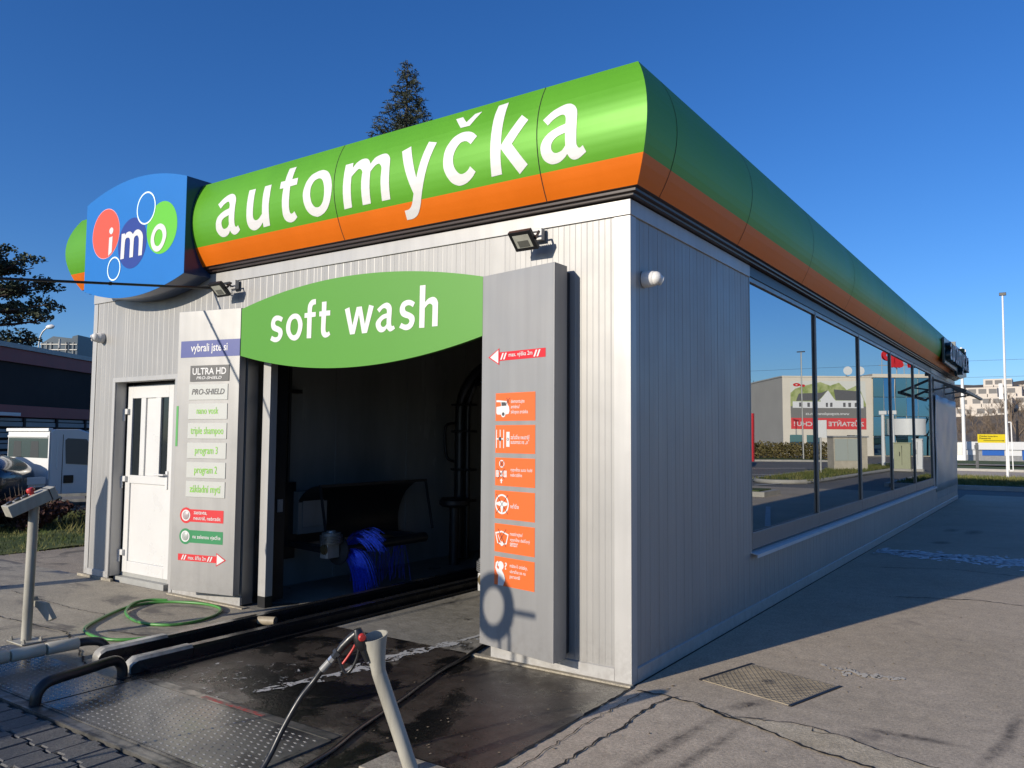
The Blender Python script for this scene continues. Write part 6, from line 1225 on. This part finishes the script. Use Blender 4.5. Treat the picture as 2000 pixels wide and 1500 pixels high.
apartment('pale apartment block half hidden by bare trees behind the mast', -11.5, 268, 8.6, 7, 3, 1)
apartment('pale apartment block on the hill at the right edge of the picture', -8.5, 300, 13.8, 14, 2, 0)
t = thing('bare_tree', 'large bare tree behind the mast on the right', 'tree', (.0, 60, 0)); b = MB(); bare_tree(b, -.55, 74, 0, 9.0, random.Random(3), .38); build('branches', b, TWIGM, t, 0)

# ------------------------------------------------------------------ across the yard: what the side windows mirror
b = MB(); pts = spline([(4.75, 45.5, 0), (4.75, 39, 0), (4.85, 33, 0), (4.95, 28.7, 0), (5.05, 25.9, 0), (5.3, 24.6, 0), (6.0, 24.0, 0), (6.9, 24.6, 0), (7.2, 26.5, 0), (7.2, 33, 0), (7.2, 41, 0), (6.5, 54, 0)], 4)
b.flat([[(p.x, p.y) for p in pts]], lambda u, v: (u, v, .115)); structure('island', b, GRASSM)
b = MB(); b.tube([(p.x, p.y, .05) for p in pts], .085, 6); structure('island_kerb', b, KERB, smooth=60)
b = MB(); b.box(4.3, 17.1, -.02, 12, 18.6, .13); structure('island_kerb', b, KERB)
b = MB(); b.box(4.5, 17.3, .131, 12, 18.4, .16); structure('island_grass', b, GRASSM)
b = MB(); b.box(9.5, 47.5, -.02, 10.0, 56, .1); 
b = MB(); b.bar((24, 46.0, .04), (10.2, 54.2, .04), .3, .14); structure('road_kerb', b, KERB)
b = MB(); b.prism([(34, 46), (10.3, 54.4), (10.3, 62), (34, 62)], lambda u, v, d: (u, v, d), .0, .05); structure('road_verge', b, GRASSM)
MARK = mat('road_paint', (.50, .49, .46), .8, var=.2, vscale=5)
b = MB()
for a_, c_, w_ in (((6.2, 22.4), (5.6, 24.9), .14), ((8.7, 29.8), (6.95, 32.7), .18), ((9.6, 26.0), (6.0, 27.6), .14), ((12, 24), (8.5, 25.4), .14), ((2.05, 9.9), (3.3, 14.1), .10), ((3.3, 9.6), (6.0, 9.2), .10), ((13, 36), (9, 39.5), .16)):
    b.bar((*a_, .006), (*c_, .006), w_, .004)
structure('road_marking', b, MARK)
wb = thing('billboard_building', 'white building with a large house advertisement, mirrored in the side windows', 'building', (15.5, 74, 0))
B0 = Vector((12.1, 76.1, 0)); BU = Vector((6.95, -4.8, 0)); BLn = BU.length; BU.normalize(); BN = Vector((BU.y, -BU.x, 0)); wbf = lambda u, v, d=0: B0 + BU * u + BN * d + Vector((0, 0, v))
CREAM = mat('cream_render', (.66, .60, .50), .75, var=.05, vscale=.4)
b = MB(); b.prism(rect(0, 0, BLn, 7.4), lambda u, v, d: wbf(u, v, d), -10, 0); b.prism(rect(-.05, 7.401, BLn + .05, 7.52), lambda u, v, d: wbf(u, v, d), -10.05, .06); build('wall', b, CREAM, wb, 0)
for u in (1.2, 5.0, 6.6):
    b = MB(); b.prism(rect(u, .9, u + 1.2, 1.95), lambda u, v, d: wbf(u, v, d), .002, .04); build('window', b, OFFICE, wb, 0)
ad = thing('advert_banner', 'large advert of white houses over a red strip, on the cream building', 'advert', (15.5, 73.8, 2.2))
mx_, bx_ = .55, BLn - .75; f1 = lambda e: (lambda u, v: wbf(u, v, .01 + e))
SKYW = mat('advert_pale_sky', (.62, .62, .56), .6); ADG = leaf_mat('advert_greenery', (.20, .26, .07), (.42, .45, .22), .6, 1.3); ADR = mat('advert_grey_roof', (.10, .10, .105), .6); ADD = mat('advert_grey_ground', (.17, .165, .155), .6); ADRED = mat('advert_red_strip', (.62, .045, .05), .6)
b = MB(); b.prism(rect(mx_, 2.5, bx_, 7.05), lambda u, v, d: wbf(u, v, d), .001, .008); build('sheet', b, SKYW, ad, 0)
b = MB(); W_ = bx_ - mx_; X_ = lambda s: mx_ + s * W_
b.flat([[(X_(0), 4.9), (X_(.1), 6.7), (X_(.25), 6.2), (X_(.35), 6.9), (X_(.47), 6.6), (X_(.6), 6.95), (X_(.8), 6.6), (X_(.93), 6.3), (X_(1), 5.9), (X_(1), 4.6), (X_(0), 4.6)]], f1(.002)); build('greenery', b, ADG, ad, 0)
b = MB(); b.flat([rect(X_(0), 3.55, X_(1), 4.65)], f1(.004)); build('ground_strip', b, ADD, ad, 0)
b = MB()
for L in ([(X_(.03), 4.5), (X_(.03), 5.3), (X_(.07), 5.95), (X_(.12), 5.3), (X_(.2), 5.2), (X_(.6), 5.2), (X_(.6), 4.5)], [(X_(.60), 4.5), (X_(.60), 5.1), (X_(.97), 5.1), (X_(.97), 4.5)], [(X_(.40), 5.2), (X_(.50), 6.15), (X_(.62), 5.2)]): b.flat([L], f1(.006 + .001 * len(L) % .003))
build('house_walls', b, mat('advert_house_white', (.66, .66, .66), .6), ad, 0)
b = MB()
for L, e in (([(X_(.10), 5.2), (X_(.12), 6.1), (X_(.42), 6.25), (X_(.40), 5.25)], .010), ([(X_(.50), 6.2), (X_(.63), 5.2), (X_(.92), 5.15), (X_(.88), 5.85), (X_(.58), 5.95)], .011)): b.flat([L], f1(e))
for s in (.12, .2, .27, .44, .5, .66, .74, .85): b.flat([rect(X_(s), 4.6, X_(s) + .22, 5.0)], f1(.012))
build('house_roofs', b, ADR, ad, 0)
b = MB(); b.flat([rect(X_(0), 2.5, X_(1), 3.55)], f1(.014)); build('red_strip', b, ADRED, ad, 0)
b = MB(); put_text(b, 'ZŮSTAŇTE V SUCHU !', f1(.018), X_(.03), X_(.96), 2.78, 3.38, .02); put_text(b, 'www.stopzaplavavarin.cz', f1(.018), X_(.22), X_(.80), 3.75, 4.1, .02); build('lettering', b, WHITE, ad, 0)
b = MB(); b.flat([disc(X_(.91), 6.68, .38, 24, .16), disc(X_(.91), 6.68, .12, 16, .05)[::-1]], f1(.016)); b.flat([disc(X_(.83), 6.60, .25, 20, .12)], f1(.017)); build('red_logo', b, PRINTRED, ad, 0)
og = thing('office_building', 'blue glass office building with red roof letters, mirrored in the side windows', 'building', (10, 78, 0))
O0 = Vector((7.6, 79.2, 0)); OU = Vector((4.5, -3.08, 0)); OL = OU.length; OU.normalize(); ON = Vector((OU.y, -OU.x, 0)); of = lambda u, v, d=0: O0 + OU * u + ON * d + Vector((0, 0, v))
b = MB(); b.prism(rect(-.35, 0, -.01, 7.6), lambda u, v, d: of(u, v, d), -9, .15); b.prism(rect(-.35, 7.41, OL - .01, 7.75), lambda u, v, d: of(u, v, d), -9, .1); b.prism(rect(-.009, 0, OL - .01, 7.409), lambda u, v, d: of(u, v, d), -9, -.2); build('wall', b, CREAM, og, 0)
rd = random.Random(4)
for k in range(5):
    for f in range(4):
        z0 = .1 + f * 1.83; b = MB(); ww = (OL - .1) / 5; ti = rd.uniform(-.05, .05); ti2 = rd.uniform(-.04, .04)
        u0 = k * ww + .02; u1 = u0 + ww - .05; q = [of(u0, z0, -.05), of(u1, z0, -.05 + ti), of(u1, z0 + 1.78, -.05 + ti + ti2), of(u0, z0 + 1.78, -.05 + ti2)]
        b.add(q, [(0, 1, 2, 3)]); build('window', b, OFFICE, og, 0)
b = MB(); b.cyl(of(2.4, 2.0, .2), of(2.4, 3.5, .2), 1.7, n=32); build('round_canopy', b, WHITEPAINT, og, 40)
ls = thing('roof_letters', 'red rooftop letters on a frame above the office building, mirrored in the side windows', 'sign', (10, 78, 7.8))
b = MB(); v_, f_2 = text_shape('SaPaP', .05, .1)
ax_ = min(p[0] for p in v_); bx2 = max(p[0] for p in v_); by_ = max(p[1] for p in v_); ay_ = min(p[1] for p in v_)
fn = lambda p, d: of(-.2 + (p[0] - ax_) / (bx2 - ax_) * 4.6, 8.35 + (p[1] - ay_) / (by_ - ay_) * 1.7, d)
b.add([fn(p, .15) for p in v_], f_2); b.add([fn(p, -.15) for p in v_], [tuple(reversed(f)) for f in f_2])
build('letters', b, PRINTRED, ls, 0, fix=False)
b = MB()
for k in range(7): b.bar(of(.1 + k * .7, 7.75, -.3), of(.1 + k * .7, 9.4, -.2), .06, .06)
b.bar(of(-.2, 8.6, -.25), of(4.6, 8.6, -.25), .06, .06); build('letter_frame', b, STEEL, ls, 0)
for u in (1.2, 2.4):
    b = MB(); c = wbf(u, 8.0, .3); b.lathe(c, BN, [(0, .04), (.12, .38), (.16, .40)], 20); b.cyl(wbf(u, 7.5, .1), c, .04, n=8); tag(build('satellite_dish', b, WHITEPAINT, None, 40), ('satellite dish on the cream roof, nearest the glass building', 'satellite dish on the cream roof, farther from the glass building')[u > 2], 'satellite dish', 'roof satellite dishes')
t = thing('clipped_hedge', 'clipped brown hedge before the cream building, mirrored in the side windows', 'hedge', (18, 60, 0)); b = MB(); rd = random.Random(3)
cl = [(12.6 + .55 * k, 59.4 + rd.uniform(-.1, .1), .6 + rd.uniform(0, .1), .55, .55, .72) for k in range(24)]; leaf_cloud(b, cl, 9000, .16, rd); build('foliage', b, leaf_mat('hedge_leaves', (.075, .065, .02), (.19, .15, .06), .8, 1.2), t, 0, fix=False)
def tall_post(name, x, y, h, label, cat, r=.06):
    t = thing(name, label, cat, (x, y, 0)); b = MB(); b.tube([(x, y, 0), (x, y, h)], [r, r * .7], 10); build('shaft', b, STEEL, t, 40); b = MB(); b.box(x - .3, y - .05, h, x + .3, y + .05, h + .08); build('arm', b, DGREY, t, 0); return t
tall_post('street_lamp', 13.7, 57.6, 8.2, 'slim street lamp rising before the hedge, mirrored in the first side window', 'street lamp')
t = thing('road_sign', 'road sign at the tip of the grass island, mirrored in the side windows', 'road sign', (6.33, 31.97, 0)); b = MB(); b.tube([(6.33, 31.97, 0), (6.33, 31.97, 2.4)], .04, 8); build('post', b, STEEL, t, 40); b = MB(); b.box(6.05, 31.90, 1.65, 6.62, 31.93, 2.42); build('board', b, WHITEPAINT, t, 0)
t = thing('brick_cabinet', 'pale brick utility cabinet with grey doors on the island, mirrored in the side windows', 'utility cabinet', (6, 36.4, 0))
K0 = Vector((5.35, 37.0, 0)); KU = Vector((1.25, -1.15, 0)).normalized(); KN = Vector((KU.y, -KU.x, 0)); kf = lambda u, v, d=0: K0 + KU * u + KN * d + Vector((0, 0, v))
b = MB()
for r in range(14): b.prism(rect(0, .02 + r * .118, 1.75, .02 + r * .118 + .106), lambda u, v, d: kf(u, v, d), -.6, 0); b.prism(rect(.01, .02 + r * .118 + .106, 1.74, .138 + r * .118), lambda u, v, d: kf(u, v, d), -.59, -.012)
build('brickwork', b, mat('pale_brick', (.46, .41, .32), .8, var=.12, vscale=4), t, 0)
b = MB(); b.prism(rect(.38, .55, 1.02, 1.60), lambda u, v, d: kf(u, v, d), .001, .02); b.prism(rect(1.04, .55, 1.70, 1.60), lambda u, v, d: kf(u, v, d), .001, .02); build('door', b, mat('grey_green_door', (.36, .39, .35), .5), t, 0); b = MB(); b.prism(rect(-.06, 1.675, 1.81, 1.75), lambda u, v, d: kf(u, v, d), -.66, .06); build('cap', b, STEEL, t, 0)
def cabinet(x0, y0, w, d, h, m, label):
    t = thing('utility_cabinet', label, 'utility cabinet', (x0, y0, 0), 'utility cabinets on the island'); b = MB(); b.box(x0, y0, .12, x0 + w, y0 + d, h); b.box(x0 - .03, y0 - .03, h + .001, x0 + w + .03, y0 + d + .03, h + .06); build('body', b, m, t, 0, bevel=.01)
    b = MB(); b.box(x0 + w * .49, y0 - .006, .3, x0 + w * .51, y0 - .001, h - .1); b.box(x0 + w * .6, y0 - .03, h * .55, x0 + w * .64, y0 - .007, h * .7); build('door_seam', b, BLACK, t, 0); b = MB(); b.box(x0 - .04, y0 - .04, .0, x0 + w + .04, y0 + d + .04, .119); build('plinth', b, KERB, t, 0)
cabinet(3.80, 39.3, .75, .4, 1.38, mat('pale_green_cabinet', (.34, .35, .22), .6, var=.06, vscale=3), 'pale green utility cabinet on the island, mirrored in the side windows')
cabinet(3.28, 39.5, .42, .35, 1.58, WHITEPAINT, 'white utility cabinet beside the pale green one, mirrored in the side windows')
for x, y, s in ((5.6, 42.76, 'left'), (5.05, 42.4, 'right')):
    b = MB(); b.tube([(x, y, 0), (x, y, 2.95)], .085, 12); b.box(x - .22, y - .12, 2.95, x + .18, y + .12, 3.15); tag(build('barrier_post', b, WHITEPAINT, None, 40), 'white round post behind the green cabinet, mirrored in the side windows, ' + ('farther from' if s == 'left' else 'nearer to') + ' the hall', 'post', 'white posts by the cabinets')
t = thing('red_totem', 'red totem sign mirrored at the edge of the first side window', 'totem sign', (11.9, 39.7, 0)); b = MB(); b.box(11.75, 39.6, .3, 12.6, 39.8, 3.0); build('panel', b, PRINTRED, t, 0); b = MB(); b.box(11.95, 39.66, 0, 12.4, 39.74, .299); build('foot', b, DGREY, t, 0)
for i, (x, y, r, h) in enumerate(((25, 84, 3.2, 7.5), (30, 90, 4, 8.5), (22.5, 92, 2.6, 6.6))):
    t = thing('tree', ('dark leafy tree beside the cream building, mirrored in the first window', 'broad dark tree farthest right of the cream building, mirrored in the first window', 'small dark tree close behind the cream building, mirrored in the first window')[i], 'tree', (x, y, 0), 'trees beside the cream building'); rd = random.Random(i + 5); b = MB(); cl = []
    for k in range(30): a = rd.uniform(0, 6.28); q = rd.random() ** .5 * r; cl.append((x + q * math.cos(a), y + q * math.sin(a), h * rd.uniform(.15, .92), r * .3, r * .3, h * .12))
    leaf_cloud(b, cl, 3000, .35, rd); build('crown', b, leaf_mat('autumn_leaves', (.045, .04, .018), (.11, .085, .04), .8, .5) if i == 0 else bpy.data.materials['autumn_leaves'], t, 0, fix=False); b = MB(); b.tube([(x, y, 0), (x, y, h * .8)], [.25, .05], 8); build('trunk', b, BARK, t, 40)

# ------------------------------------------------------------------ beside and behind the photographer: unseen things added to cast shadows into the picture
hr = thing('ring_shadow_caster', 'unseen ring on a thin post, added to throw its shadow on the instruction board', 'shadow caster', (-2.15, -4.43, 0))  # made-up ring and post, unseen, shaped to cast the ring shadow
c = Vector((-2.29, -4.40, 1.86)); b = MB(); b.tube([c + Vector((.165 * math.cos(a), 0, .185 * math.sin(a))) for a in [6.2832 * k / 28 for k in range(28)]], .055, 10, closed=True); b.bar(c + Vector((.18, 0, -.02)), c + Vector((.43, 0, -.03)), .02, .035); build('caster_ring', b, RUBBER, hr, 50)
b = MB(); b.tube([(-2.22, -4.40, 0), (-2.22, -4.40, 1.66)], .014, 8); b.tube([(-2.12, -4.40, 1.36), (-2.12, -4.40, 1.70)], .016, 8); b.bar((-2.22, -4.40, 1.36), (-2.12, -4.40, 1.36), .02, .02); build('stand', b, DGREY, hr, 40)
vs_ = thing('wedge_shadow_caster', 'unseen slim grey box with a slanted top, added to shadow the wall by the door', 'vacuum station', (-7.4, -2.4, 0))  # made-up box, unseen, its slanted top shaped to cast a wedge shadow
b = MB(); b.prism([(-.11, 0), (.10, 0), (.10, 1.90), (.085, 1.93), (-.11, 1.58)], lambda u, v, d: (-7.20 + u, -2.42 + d, v), 0, .1); build('housing', b, STEEL, vs_, 0, bevel=.01); b = MB(); b.tube(spline([(-7.3, -2.43, .9), (-7.3, -2.55, 1.0), (-7.2, -2.6, .5), (-7.1, -2.45, .3)], 6), .03, 8); build('caster_hose', b, RUBBER, vs_, 50)
van = thing('van_shadow_caster', 'unseen grey van shape, added to shade the ground left of the wheel track', 'van', (-4.6, -8.2, 0))  # made-up van, unseen, added to shade plates and paving at lower left
b = MB(); S_ = [(-6.1, [(.7, .4), (.85, .6), (.85, .95), (.5, 1.0)]), (-6.6, [(.9, .3), (.95, .6), (.9, 1.15), (.6, 1.2)]), (-7.4, [(.92, .3), (.97, .6), (.82, 1.85), (.6, 1.95)]), (-10.6, [(.92, .3), (.97, .6), (.85, 1.95), (.6, 2.02)]), (-10.8, [(.88, .35), (.92, .6), (.8, 1.85), (.55, 1.9)])]
v2, f2 = car_body(b, S_); b.add([(-4.75 + y, x, z) for x, y, z in v2], f2); build('body', b, STEEL, van, 40)
for x in (-5.62, -3.88):
    for y in (-7.0, -9.9): wheel(van, (x, y, .33), (1 if x > -4.5 else -1, 0, 0), .33, .2)
b = MB(); b.prism([(-6.72, 1.22), (-7.35, 1.78), (-7.9, 1.8), (-7.9, 1.22)], lambda u, v, d: (-4.75 + .955 - .19 * (v - 1.2) + d, u, v), 0, .02); build('side_window', b, GLASS_DARK, van, 0)
